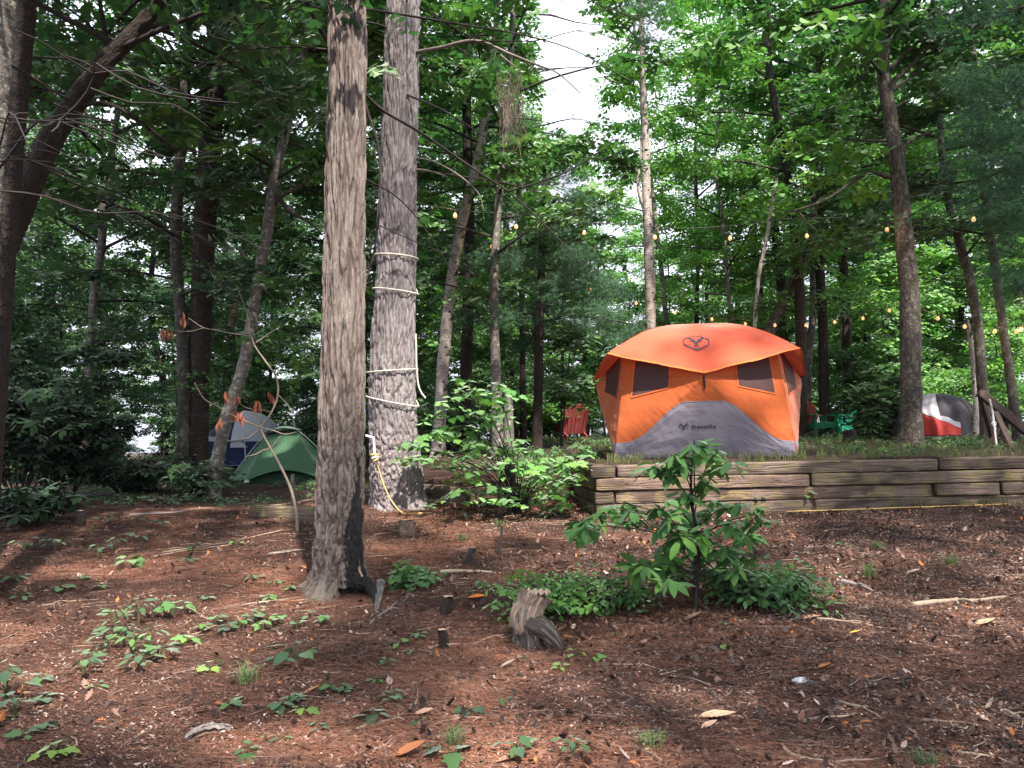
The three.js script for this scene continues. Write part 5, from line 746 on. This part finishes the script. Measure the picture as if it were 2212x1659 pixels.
// grass tufts and the weedy strip on the terrace
function grassGeo(n, h, spread) { const v = [], f = []; for (let i = 0; i < n; i++) { const a = rr(0, 6.28), b = V(gauss() * spread * 0.4, 0, gauss() * spread * 0.4), l = h * rr(0.5, 1.2), o = V(Math.cos(a), 0, Math.sin(a)), w = V(-o.z, 0, o.x).multiplyScalar(0.0022), k = v.length, m = b.clone().addScaledVector(o, l * 0.25).add(V(0, l * 0.7, 0)), t = b.clone().addScaledVector(o, l * 0.8).add(V(0, l * 0.8, 0)); v.push(b.clone().add(w), b.clone().sub(w), m.clone().add(w), m.clone().sub(w), t); f.push(k, k + 1, k + 2, k + 1, k + 3, k + 2, k + 2, k + 3, k + 4); } return polyGeo(v, f); }
for (const [x, y, h, l] of [[533, 1480, 0.13, 'thin grass tuft left of the scorched trunk'], [984, 1612, 0.1, 'thin grass tuft at the bottom centre'], [1403, 1620, 0.1, 'thin grass tuft below the sunlit litter'], [1878, 1250, 0.14, 'pale grass tuft out in the open litter'], [1991, 1655, 0.07, 'short grass tuft at the bottom edge'], [1898, 1185, 0.08, 'short grass tuft below the timber wall'], [2054, 1222, 0.1, 'short grass tuft at far right of slope'], [1080, 1140, 0.12, 'grass tuft before the maple shrub'], [1000, 1170, 0.1, 'sparse grass tuft near the short grey post']]) { const b = G(x, y), g = thing('grass_tuft', l, 'grass', b), m = part('blades', grassGeo(60, h, 0.12), (() => { const q = leafMat(0.3); q.color = lin(0.1, 0.17, 0.045); return q; })(), g); m.userData.kind = 'stuff'; }
{
  const list = [], geo = grassGeo(14, 0.14, 0.12), mk = (name, geo, mat, list, colors, label) => { const im = new THREE.InstancedMesh(geo, mat, list.length); im.name = name; im.castShadow = im.receiveShadow = true; list.forEach((m, i) => { im.setMatrixAt(i, m); im.setColorAt(i, colors(i)); }); scene.add(im); tag(im, label, null, null, 'stuff'); return im; };
  for (let i = 0; i < 3200; i++) { const d = 9.3 + Math.pow(rnd(), 1.4) * 14, x = lerp(0.9, d * 0.95, rnd()); if (fbm(x * 0.8, d * 0.8, 8) < -0.12 + (d > 11 ? 0 : 0.12)) continue; list.push(mtx(V(x, H(x, d), -d), new THREE.Euler(0, rnd() * 6.28, 0), rr(0.4, 1.1))); }
  const L = leafMat(0.3); mk('terrace_grass', geo, L, list, () => { const k = rr(0.7, 1.2); return lin(0.13 * k, 0.155 * k * rr(0.85, 1.1), 0.045 * k); }, 'thin weedy grass over the terrace ground');
  const l2 = []; for (let i = 0; i < 6000; i++) { const right = rnd() < 0.45, d = right ? 10.2 + rnd() * 14 : 10.5 + rnd() * 17, x = right ? lerp(-1, d * 0.75, rnd()) : lerp(-d * 0.72, 0.9, rnd()); if (fbm(x * 0.6, d * 0.6, 5) < 0.02) continue; if (x > 1.3 && x < 4.4 && d < 12.8) continue; l2.push(mtx(V(x, H(x, d) + rr(0.03, 0.12), -d), new THREE.Euler(gauss() * 0.3, rnd() * 6.28, gauss() * 0.3), rr(0.35, 0.7))); }
  mk('ground_weeds', SPRIG.oval[0], M.leaf, l2, () => tint('mid'), 'low leafy weeds carpeting the forest floor');
  // litter: needle mats, dry leaves, chips and crumbs
  const brown = [[0.07, 0.03, 0.021], [0.1, 0.043, 0.03], [0.14, 0.068, 0.045], [0.045, 0.022, 0.017], [0.022, 0.013, 0.011], [0.2, 0.115, 0.085], [0.085, 0.055, 0.046], [0.03, 0.018, 0.015]], pale = [[0.42, 0.3, 0.23], [0.34, 0.24, 0.2], [0.46, 0.36, 0.3]];
  const shade = (a, j = 0.25) => { const c = pick(a), k = 1 + rr(-j, j); return lin(c[0] * k, c[1] * k, c[2] * k); };
  const spot = (lo, hi, pow, keep) => { for (;;) { const d = lo + Math.pow(rnd(), pow) * (hi - lo), x = rr(-1, 1) * (d * 0.75 + 2.2); if (x > WX - 0.05 && d > dWall(x) - 0.04) continue; if (keep && !keep(x, d)) continue; return [x, d]; } };
  const needleGeo = (() => { const v = [], f = []; for (let i = 0; i < 16; i++) { const a = rr(-0.9, 0.9) + (rnd() < 0.2 ? 1.5 : 0), l = rr(0.05, 0.13), c = V(gauss() * 0.1, rr(0.002, 0.014), gauss() * 0.1), o = V(Math.cos(a), rr(-0.06, 0.06), Math.sin(a)).multiplyScalar(l / 2), w = V(-Math.sin(a), 0, Math.cos(a)).multiplyScalar(0.0011), k = v.length; v.push(c.clone().sub(o).add(w), c.clone().sub(o).sub(w), c.clone().add(o)); f.push(k, k + 1, k + 2); } return polyGeo(v, f); })();
  const nl = []; for (let i = 0; i < 62000; i++) { const [x, d] = spot(1.9, 11, 0.9, (x, d) => rnd() < lerp(1, 0.4, sm(-1, 2.5, x))); nl.push(mtx(V(x, H(x, d) + 0.004, -d), new THREE.Euler(rr(-0.1, 0.1), rr(-0.7, 0.7), rr(-0.1, 0.1)), rr(0.8, 1.3))); }
  const zone = i => { const m = nl[i].elements, x = m[12], d = -m[14]; return sm(-0.05, 0.3, fbm(x * 0.7 + 3, d * 0.9, 11.3)); };
  mk('needle_litter', needleGeo, std(W, 0.9), nl, i => rnd() < zone(i) ? shade([[0.34, 0.145, 0.085], [0.28, 0.11, 0.065], [0.4, 0.2, 0.13]]) : shade([[0.13, 0.05, 0.032], [0.18, 0.078, 0.05], [0.085, 0.036, 0.025], [0.28, 0.145, 0.095], [0.05, 0.025, 0.02], [0.03, 0.017, 0.014]]), 'reddish brown pine needles strewn over the slope');
  const chipGeo = (() => { const v = [], f = []; for (let i = 0; i < 9; i++) { const a = rr(0, 6.28), s = rr(0.004, 0.014), e = s * rr(0.18, 0.5), c = V(gauss() * 0.09, rr(0.003, 0.014), gauss() * 0.09), o = V(Math.cos(a), rr(-0.4, 0.4), Math.sin(a)).multiplyScalar(s), w = V(-Math.sin(a), rr(-0.4, 0.4), Math.cos(a)).multiplyScalar(e), k = v.length; v.push(c.clone().add(o), c.clone().add(w), c.clone().sub(o).add(w.clone().multiplyScalar(rr(-1.5, 1.5))), c.clone().sub(w)); f.push(k, k + 1, k + 2, k, k + 2, k + 3); } return polyGeo(v, f); })();
  const ch = []; for (let i = 0; i < 70000; i++) { const [x, d] = spot(1.9, 9.5, 1.15, (x, d) => rnd() < lerp(0.45, 1, sm(-2, 1, x))); ch.push(mtx(V(x, H(x, d) + 0.003, -d), new THREE.Euler(rr(-0.15, 0.15), rnd() * 6.28, rr(-0.15, 0.15)), rr(0.7, 1.4))); }
  mk('chip_litter', chipGeo, std(W, 0.9), ch, i => rnd() < 0.16 * (0.4 + 1.4 * sm(-0.2, 0.3, fbm(ch[i].elements[12] * 0.6, ch[i].elements[14] * 0.6, 4.1))) ? shade(pale, 0.4) : shade(brown), 'crumbs of bark and broken dry leaves over the slope');
  const dry = leafGeo('oak', -0.35, 0.7), dry2 = leafGeo('oval', -0.45, 0.9);
  for (const [geo, n, name, label, s0, s1] of [[dry, 13000, 'lobed_leaf_litter', 'brown curled lobed leaves scattered over the slope', 0.025, 0.07], [dry2, 17000, 'oval_leaf_litter', 'brown curled oval leaves scattered over the slope', 0.016, 0.045]]) {
    const l = []; for (let i = 0; i < n; i++) { const [x, d] = spot(1.9, 10.5, 1.0, (x, d) => rnd() < lerp(0.3, 1, sm(-1.5, 0.8, x)) * (0.5 + fbm(x * 0.9, d * 0.9, 3))); l.push(mtx(V(x, H(x, d) + 0.012, -d), new THREE.Euler(rr(-0.8, 0.8) + (rnd() < 0.4 ? 3.14 : 0), rnd() * 6.28, rr(-0.6, 0.6)), rr(s0, s1))); }
    mk(name, geo, std(W, 0.8), l, () => rnd() < 0.05 ? shade(pale, 0.4) : rnd() < 0.04 ? lin(0.4, 0.14, 0.04) : shade(brown), label);
  }
  const tw = tube([V(-0.5, 0, 0), V(-0.15, 0.02, 0.05), V(0.2, 0.01, -0.04), V(0.5, 0.02, 0.03)], [0.012, 0.014, 0.011, 0.005], 5, 9), tl = [];
  for (let i = 0; i < 6000; i++) { const [x, d] = spot(1.9, 11, 0.9), s = 0.05 + 0.28 * Math.pow(rnd(), 1.8); tl.push(new THREE.Matrix4().compose(V(x, H(x, d) + 0.01, -d), new THREE.Quaternion().setFromEuler(new THREE.Euler(0, rr(-0.9, 0.9) + (rnd() < 0.3 ? 1.5 : 0), rr(-0.06, 0.06))), V(s, s * 0.5 + 0.06, s * 0.5 + 0.07))); }
  mk('twig_litter', tw, std(W, 0.9), tl, () => rnd() < 0.45 ? shade([[0.36, 0.27, 0.2], [0.3, 0.24, 0.2]]) : shade(brown), 'short broken twigs strewn over the slope');
}
// ---------------------------------------------------------------- sticks, stumps, stones and single leaves
const stickTone = { pale: std(lin(0.4, 0.31, 0.23), 0.9), dark: std(lin(0.035, 0.028, 0.026), 0.9), mid: std(lin(0.17, 0.11, 0.08), 0.9), grey: std(lin(0.24, 0.21, 0.2), 0.9) };
function stick(label, w, tone, ...q) {
  const pts = q.map(([x, y]) => G(x, y)), out = []; pts.forEach((p, i) => { const r = w / 2 * -p.z / F; out.push(p.clone().add(V(0, r * 0.7 + (i % 2 ? 0.008 : 0.002), 0))); if (i < pts.length - 1) { const m = p.clone().lerp(pts[i + 1], 0.5).add(V(rr(-0.02, 0.02), r * 0.8 + 0.006, rr(-0.02, 0.02))); m.y = Math.max(m.y, ground(m.x, m.z) + r * 0.6); out.push(m); } });
  const r0 = w / 2 * -pts[0].z / F, g = thing('fallen_stick', label, 'stick'); part('stick', tube(out, out.map((_, i) => r0 * (1 - 0.6 * i / (out.length - 1))), 7, out.length * 8, { cap: true, disp: (th, s, R) => R * 0.25 * nz(th * 1.2, s * 14, w) }), stickTone[tone], g);
  if (q.length > 2) { const a = out[Math.floor(out.length / 2)], b = a.clone().add(V(rr(-0.1, 0.1), 0.015, rr(0.05, 0.12))); part('side_twig', tube([a, a.clone().lerp(b, 0.5).add(V(0, 0.01, 0)), b], [r0 * 0.5, r0 * 0.4, r0 * 0.15], 5, 6), stickTone[tone], g); }
  return seatAt(g, out[0].clone());
}
stick('thick pale log lying beyond the root right of the scorched trunk', 10, 'pale', [952, 1240], [1010, 1240], [1070, 1241]);
stick('pale ragged root-like stick at far right of slope', 12, 'pale', [1972, 1312], [2040, 1306], [2110, 1302], [2172, 1296]);
stick('long thin stick right below the ground cover', 6, 'pale', [1738, 1338], [1800, 1344], [1860, 1350], [1905, 1362]);
stick('dark thin stick crossing just under the ground cover', 5, 'dark', [1800, 1332], [1870, 1340], [1945, 1360]);
stick('short pale straight stick before the scorched trunk', 6, 'pale', [926, 1405], [960, 1398], [1000, 1392]);
stick('long pale curved stick across the lower middle', 6, 'pale', [936, 1568], [1010, 1556], [1090, 1548], [1230, 1540]);
stick('pale bent branch at lower middle reaching up', 7, 'pale', [737, 1590], [800, 1570], [850, 1558], [895, 1530], [900, 1480]);
stick('thin pale stick curving at bottom centre', 5, 'pale', [814, 1622], [850, 1598], [915, 1576]);
stick('short mid-brown stick in the sunlit litter', 6, 'mid', [1240, 1552], [1330, 1556], [1380, 1575], [1440, 1610]);
stick('pale stick lying left in the lower right litter', 7, 'pale', [1735, 1562], [1790, 1556], [1850, 1545]);
stick('pale forked stick above the other at lower right', 7, 'pale', [1812, 1520], [1860, 1534], [1908, 1556]);
stick('curved pale stick at bottom right', 8, 'pale', [1690, 1615], [1715, 1640], [1790, 1650], [1900, 1648]);
stick('straight pale stick in bottom right corner', 7, 'pale', [2068, 1628], [2130, 1640], [2208, 1656]);
stick('dark stick slanting in the lower right litter', 9, 'dark', [1515, 1492], [1560, 1530], [1618, 1556]);
stick('dark short stick standing out right of the white stone', 11, 'dark', [1943, 1455], [1952, 1475], [1958, 1490]);
stick('pale stick near the right edge, low', 8, 'pale', [2160, 1540], [2190, 1550], [2212, 1560]);
stick('thin pale stick just above the right bottom sticks', 6, 'pale', [1990, 1560], [2050, 1566], [2115, 1570]);
stick('dark broken bark strip lying right of the sapling', 16, 'dark', [1665, 1246], [1720, 1250], [1770, 1258]);
stick('grey knotted piece of wood beside the pale grass tuft', 12, 'grey', [1818, 1262], [1850, 1270], [1885, 1282]);
stick('thin dark branch lying below the timber wall', 6, 'dark', [1930, 1165], [2010, 1168], [2085, 1180]);
stick('long pale stick at the upper left slope', 4, 'pale', [350, 1195], [420, 1186], [500, 1172], [610, 1148]);
stick('grey stick left of the scorched trunk root', 6, 'grey', [580, 1200], [620, 1196], [660, 1190]);
stick('long thin pale stick on upper left slope', 4, 'pale', [330, 1205], [380, 1196], [440, 1186], [500, 1180]);
stick('short pale stick on the far left slope', 5, 'pale', [80, 1314], [150, 1304], [230, 1298]);
stick('thin stick between the round-leaved seedlings', 5, 'pale', [400, 1378], [440, 1368], [480, 1350]);
stick('thin pale stick across the left middle slope', 4, 'pale', [520, 1310], [600, 1300], [680, 1290]);
stick('grey fallen branch running under the ringed trunk', 5, 'grey', [280, 1115], [380, 1110], [470, 1098], [545, 1088]);
stick('pale long pole on the ground below the green tent', 5, 'pale', [545, 1100], [620, 1092], [690, 1078]);
stick('slanting dead branch at the scorched root', 6, 'grey', [800, 1350], [840, 1320], [885, 1282]);
stick('thin twig right of the scorched root', 4, 'grey', [860, 1310], [880, 1290], [900, 1270]);
stick('thin crossing stick before the bent stump', 4, 'pale', [1020, 1395], [1060, 1380], [1094, 1372]);
stick('dark stick below the scorched root', 7, 'dark', [990, 1375], [1030, 1370], [1060, 1362]);
stick('thin pale twig in the sunlit patch', 4, 'pale', [1310, 1438], [1390, 1440], [1500, 1470]);

function stump(label, rows, tone, o = {}) {                // rows [px, py, width px] upwards
  const b = G(rows[0][0], rows[0][1]), d = -b.z, pts = rows.map(([x, y], i) => i ? P(x, y, d + (o.lean || 0) * i) : b.clone().add(V(0, -0.05, 0))), rad = rows.map(r => r[2] / 2 * d / F), g = thing(o.name || 'stump', label, 'stump');
  part('bark', tube(pts, rad, 28, 36, { disp: (th, s, R) => (o.rough || 1) * R * (0.16 * nz(Math.cos(th) * 2.2, s * 7, Math.sin(th) * 2.2 + d) + 0.14 * nz(Math.cos(th) * 7, s * 5, Math.sin(th) * 7) + 0.1 * nz(Math.cos(th) * 14, s * 22, Math.sin(th) * 14)) }), tone, g);
  const t = pts[pts.length - 1], r = rad[rad.length - 1], n = 22, v = [t.clone().add(V(0, -0.01, 0))], f = []; for (let i = 0; i < n; i++) { const a = i / n * 6.283, k = r * (0.9 + 0.1 * nz(i, 3)); v.push(t.clone().add(V(Math.cos(a) * k, (o.jag ?? 0.01) * (0.5 + Math.abs(nz(i * 0.9, 7, d)) * 2), Math.sin(a) * k))); f.push(0, 1 + (i + 1) % n, 1 + i); }
  part('broken_top', polyGeo(v, f), o.top || std(lin(0.42, 0.3, 0.22), 0.9), g); return seatAt(g, b);
}
{
  const b = G(1152, 1394), d = -b.z, g = thing('stump', 'bent weathered stump with pale broken top, low centre', 'stump'), m = std(W, 0.92, { vertexColors: true, bumpMap: barkFurrowB, bumpScale: 0.01 });
  const rough = (th, s, R) => R * (0.28 * nz(Math.cos(th) * 1.6, s * 6, Math.sin(th) * 1.6 + 3) + 0.22 * nz(Math.cos(th) * 5, s * 4, Math.sin(th) * 5) + 0.12 * nz(Math.cos(th) * 12, s * 16, Math.sin(th) * 12));
  const col = (th, s) => { const n = fbm(Math.cos(th) * 2, s * 5, Math.sin(th) * 2 + 1), k = 0.8 + 0.35 * nz(Math.cos(th) * 14, s * 9, Math.sin(th) * 14); return (s > 0.2 + 0.35 * n ? [0.36, 0.27, 0.21] : n > 0.12 ? [0.2, 0.17, 0.15] : [0.075, 0.06, 0.052]).map(v => v * k); };
  part('bark', tube([b.clone().add(V(0, -0.06, 0)), P(1146, 1368, d), P(1140, 1338, d), P(1147, 1308, d + 0.02), P(1157, 1282, d + 0.03)], [0.15, 0.118, 0.098, 0.092, 0.104], 72, 70, { disp: (th, s, R) => rough(th, s, R) + (s > 0.34 ? (s - 0.34) * 0.5 * nz(Math.cos(th) * 6, 1, Math.sin(th) * 6) : 0), col }), m, g);
  part('root', tube([P(1150, 1345, d - 0.03), P(1176, 1360, d - 0.08), P(1198, 1380, d - 0.13), P(1214, 1402, d - 0.15)], [0.08, 0.07, 0.05, 0.015], 36, 40, { disp: rough, col: (th, s) => col(th, s * 0.4) }), m, g);
  const t = P(1157, 1284, d + 0.03), v = [t.clone().add(V(0, -0.03, 0))], f = [], n = 40; for (let i = 0; i < n; i++) { const q = i / n * 6.283; v.push(t.clone().add(V(Math.cos(q) * 0.1, 0.005 + 0.035 * Math.max(0, nz(i * 0.55, 2.2)) + 0.02 * (i % 3 === 0 ? 1 : 0), Math.sin(q) * 0.1))); f.push(0, 1 + (i + 1) % n, 1 + i); } part('broken_top', polyGeo(v, f), std(lin(0.4, 0.29, 0.22), 0.9), g);
  seatAt(g, b);
}
stump('dark round peg stump in needles right of scorched trunk', [[962, 1330, 26], [964, 1310, 25], [968, 1290, 22]], M.furrowDark);
stump('dark rotten peg stump below the other peg', [[960, 1402, 22], [958, 1385, 20], [955, 1362, 18]], M.furrowDark);
stump('short grey leaning post on the slope', [[1008, 1220, 17], [1014, 1202, 18], [1022, 1184, 15]], M.greyDark);
stump('small sawn brown stump by the yellow rope end', [[878, 1150, 36], [878, 1138, 34], [878, 1124, 32]], M.furrow, { top: std(lin(0.35, 0.2, 0.12), 0.9) });
stump('thin upright dead stem on the slope', [[1077, 1200, 9], [1080, 1180, 7], [1084, 1136, 6]], M.greyDark);
stump('pale brown stump inside the maple shrub', [[1096, 1100, 46], [1096, 1060, 38], [1094, 1000, 34]], M.furrow);
stump('dark stump between the teal chair and big brown trunk', [[1835, 958, 30], [1835, 945, 28], [1834, 930, 26]], M.furrowDark);
stump('thin cut post beside the bare dead sapling', [[634, 1105, 10], [633, 1060, 9], [632, 1026, 9]], M.grey, { top: std(lin(0.5, 0.36, 0.22), 0.9) });
stump('small dark post on the far left slope', [[175, 1140, 20], [174, 1120, 18], [173, 1104, 16]], M.furrowDark);
stump('grey knotted stump behind the left red chair', [[1205, 940, 26], [1207, 925, 24], [1210, 910, 18]], M.furrowDark);
// scorched root chunk at the foot of the big trunk
{ const b = G(800, 1300), g = thing('charred_root', 'black charred root chunk at the foot of scorched trunk', 'root'), m = std(lin(0.012, 0.01, 0.01), 0.9); const a = G(745, 1290), r = [a.clone().add(V(0, 0.1, -0.1)), G(775, 1285).add(V(0, 0.1, 0)), G(800, 1290).add(V(0, 0.08, 0)), G(815, 1310).add(V(0, 0.01, 0))]; part('charred_wood', tube(r, [0.08, 0.06, 0.04, 0.012], 24, 60, { disp: (th, s, R) => R * (0.7 * nz(Math.cos(th) * 2.2, s * 14, Math.sin(th) * 2.2) + 0.5 * nz(Math.cos(th) * 6, s * 40, Math.sin(th) * 6)) }), m, g); const q = [G(822, 1285).add(V(0, 0.1, 0)), G(818, 1300).add(V(0, 0.04, 0)), G(812, 1325).add(V(0, 0.01, 0))]; part('grey_root', tube(q, [0.035, 0.03, 0.012], 10, 16, { disp: (th, s, R) => R * 0.3 * nz(th, s * 20) }), M.grey, g); seatAt(g, b); }
function rock(name, label, px, py, w, h, color, cat) { const b = G(px, py), s = w / 2 * -b.z / F, g = new THREE.IcosahedronGeometry(1, 3), p = g.attributes.position; for (let i = 0; i < p.count; i++) { const v = V(p.getX(i), p.getY(i), p.getZ(i)), k = 1 + 0.35 * nz(v.x * 1.3 + px, v.y * 1.3, v.z * 1.3) + 0.1 * nz(v.x * 4, v.y * 4 + px, v.z * 4); p.setXYZ(i, v.x * k * s, v.y * k * s * h, v.z * k * s * 0.75); } const m = mergeVertices(g.deleteAttribute('normal') && g.deleteAttribute('uv') && g); m.computeVertexNormals(); const o = single(name, m, std(color, 0.85), label, cat); o.position.copy(b).add(V(0, s * h * 0.3, 0)); return o; }
rock('white_stone', 'bright white stone in the lower right litter', 1733, 1474, 36, 0.35, lin(0.75, 0.77, 0.78), 'stone');
rock('dark_stone', 'dark stone touching the bright white stone', 1760, 1482, 34, 0.4, lin(0.05, 0.04, 0.035), 'stone');
rock('small_pale_stone', 'tiny pale stone right of the white stone', 1780, 1471, 11, 0.6, lin(0.6, 0.58, 0.57), 'stone');
rock('pebble', 'pale pebble near the right side litter', 1990, 1432, 14, 0.5, lin(0.5, 0.45, 0.42), 'stone');
rock('pebble', 'round tan pebble by the sunlit litter', 1405, 1520, 20, 0.5, lin(0.5, 0.33, 0.14), 'stone');
rock('pebble', 'pale flat pebble in lower left litter', 710, 1655, 18, 0.4, lin(0.45, 0.4, 0.3), 'stone');
function bigLeaf(label, px, py, len, color, yaw, kind = 'oak') { const b = G(px, py), s = len * -b.z / F, g = thing('fallen_leaf', label, 'leaf', b.clone().add(V(0, 0.015, 0)), 0, 'large fallen leaves'), m = part('blade', leafGeo(kind, -0.25, 0.8), std(lin(...color), 0.75), g); m.scale.setScalar(s); m.rotation.set(rr(-0.2, 0.2), yaw, rr(-0.1, 0.25), 'YXZ'); part('stalk', tube([V(0, 0, 0), V(-0.04, 0.01, 0.01), V(-0.07, 0, 0.02)], [0.002, 0.0018, 0.0012], 4, 5), stickTone.mid, g); }
bigLeaf('large orange-brown leaf at the bottom centre', 850, 1642, 75, [0.35, 0.13, 0.05], 0.1, 'oval');
bigLeaf('bright orange leaf in needles behind the peg stump', 1010, 1295, 42, [0.6, 0.17, 0.03], -0.3, 'oval');
bigLeaf('large tan leaf in the lower right litter', 1508, 1556, 78, [0.48, 0.32, 0.22], -0.1, 'oval');
bigLeaf('pinkish tan leaf just below the large tan leaf', 1515, 1580, 40, [0.45, 0.28, 0.2], 0.3, 'oval');
bigLeaf('tan leaf near the right edge of the litter', 2105, 1356, 50, [0.46, 0.32, 0.2], 0.1, 'oval');
bigLeaf('orange-brown leaf left of the scorched trunk front', 655, 1505, 38, [0.4, 0.18, 0.08], 0.6, 'oval');
bigLeaf('tan leaf beside the bottom centre shoot', 1070, 1655, 70, [0.36, 0.24, 0.17], 0.2, 'oval');
bigLeaf('pale leaf in the litter before the bent stump', 1080, 1447, 36, [0.5, 0.38, 0.3], 0, 'oval');
bigLeaf('brown leaf above the bright white stone', 1765, 1450, 36, [0.4, 0.15, 0.05], 0.2, 'oval');
bigLeaf('yellow leaf in the open litter at right', 1835, 1372, 22, [0.7, 0.4, 0.05], -0.4, 'oval');
bigLeaf('pinkish lobed leaf right below the sapling', 1480, 1345, 45, [0.38, 0.24, 0.18], 0.4);
bigLeaf('tan leaf under the sapling ground cover', 1735, 1342, 40, [0.5, 0.26, 0.17], 0.1);
bigLeaf('brown pointed leaf left in lower middle litter', 895, 1550, 42, [0.45, 0.28, 0.2], 0, 'oval');
bigLeaf('pale leaf far out on the right slope', 1960, 1242, 30, [0.5, 0.37, 0.32], 0, 'oval');
{ const b = G(400, 1606), g = thing('bark_flake', 'silvery grey bark flake on the lower left slope', 'bark', b, 0.3); part('bark_plate', gridGeo(24, 8, (u, v) => V(u * 0.22, 0.02 + 0.035 * Math.sin(Math.PI * u) + 0.02 * Math.sin(v * 3.1) + 0.012 * nz(u * 9, v * 5), -(v - 0.5) * 0.07 * (0.6 + 0.6 * Math.abs(nz(u * 5, 2))) - u * 0.03)), M.birch, g); part('inner_bark', gridGeo(12, 4, (u, v) => V(0.01 + u * 0.19, 0.008 + 0.025 * Math.sin(Math.PI * u) + 0.012 * Math.sin(v * 3.1), -(v - 0.5) * 0.05 - u * 0.03)), stickTone.mid, g); }
// ---------------------------------------------------------------- bare dead sapling with hanging rust-coloured leaves
{
  const b = G(643, 1150), d = -b.z, g = thing('dead_sapling', 'bare dead sapling with hanging rust-brown leaves before the green tent', 'sapling'), wpx = (w, q) => part('branch', tube(q.map(([x, y, dd = 0]) => P(x, y, d + dd)), q.map((_, i) => w * 0.3 * d / F * (1 - 0.6 * i / (q.length - 1))), 7, q.length * 7, { disp: (th, s, R) => R * 0.15 * nz(th, s * 12, w) }), M.bare, g);
  wpx(13, [[643, 1156], [640, 1106], [627, 1053], [600, 996], [567, 936], [563, 923]]).name = 'trunk';
  wpx(8, [[563, 923], [587, 890], [600, 853], [597, 816], [573, 780], [550, 746], [540, 715], [538, 696], [533, 673]]);
  wpx(4, [[533, 673], [545, 650], [550, 640], [575, 610]]); wpx(4, [[535, 680], [522, 645], [510, 615]]); wpx(5, [[553, 740], [575, 725], [605, 705]]);
  wpx(5, [[540, 726], [500, 720], [470, 714], [440, 708], [420, 696], [407, 686]]); wpx(4, [[440, 708], [420, 714], [400, 716], [370, 713]]);
  wpx(7, [[563, 923], [530, 910], [500, 896], [470, 878], [443, 863], [430, 845], [420, 826]]); wpx(4, [[560, 922], [540, 913], [510, 910], [483, 913]]);
  wpx(4, [[563, 920], [547, 886], [530, 880], [513, 868]]); wpx(5, [[563, 923], [590, 930], [617, 938], [640, 933]]); wpx(5, [[573, 973], [590, 962], [607, 940]]); wpx(5, [[560, 926], [540, 943], [520, 950], [500, 953]]); wpx(5, [[573, 970], [555, 980], [533, 986]]); wpx(4, [[598, 850], [625, 880], [638, 925]]); wpx(4, [[585, 890], [560, 885], [545, 890]]);
  const rust = [std(lin(0.3, 0.085, 0.045), 0.85), std(lin(0.22, 0.07, 0.04), 0.85), std(lin(0.36, 0.12, 0.07), 0.85)], hang = leafGeo('long', 0.15, 1.1);
  for (const [x, y, n] of [[395, 682, 6], [348, 712, 4], [365, 712, 4], [475, 908, 4], [495, 852, 5], [508, 885, 5], [523, 892, 5], [555, 868, 5], [583, 848, 4], [507, 850, 4]]) for (let i = 0; i < n; i++) { const p = P(x + rr(-8, 8), y + rr(-8, 8), d + rr(-0.05, 0.05)), m = part('dead_leaf', hang, pick(rust), g); m.position.copy(p); m.rotation.order = 'YXZ'; m.rotation.set(rr(-0.3, 0.3), rr(0, 6.28), rr(-1.7, -1.1)); m.scale.set(rr(0.08, 0.13), 0.1, rr(0.05, 0.12)); }
  seatAt(g, b);
}
// ---------------------------------------------------------------- look-alikes are told apart by their order
{
  const ORD = 'first second third fourth fifth sixth seventh eighth ninth tenth eleventh twelfth thirteenth fourteenth fifteenth sixteenth seventeenth eighteenth nineteenth twentieth'.split(' '), TENS = { 2: 'twenty', 3: 'thirty', 4: 'forty', 5: 'fifty', 6: 'sixty', 7: 'seventy' };
  const ord = n => n <= 20 ? ORD[n - 1] : n % 10 ? TENS[Math.floor(n / 10)] + '-' + ORD[n % 10 - 1] : TENS[n / 10].replace('y', 'ieth');
  const by = {}; for (const o of scene.children) if (o.userData.label && o.userData.category) (by[o.userData.label] ||= []).push(o);
  for (const l in by) if (by[l].length > 1 && by[l][0].userData.group !== 'canopy trees around the viewpoint') by[l].sort((p, q) => p.position.x / -p.position.z - q.position.x / -q.position.z).forEach((o, i) => { o.userData.label = l + ', ' + ord(i + 1) + ' from left'; });
}
renderer.render(scene, camera);
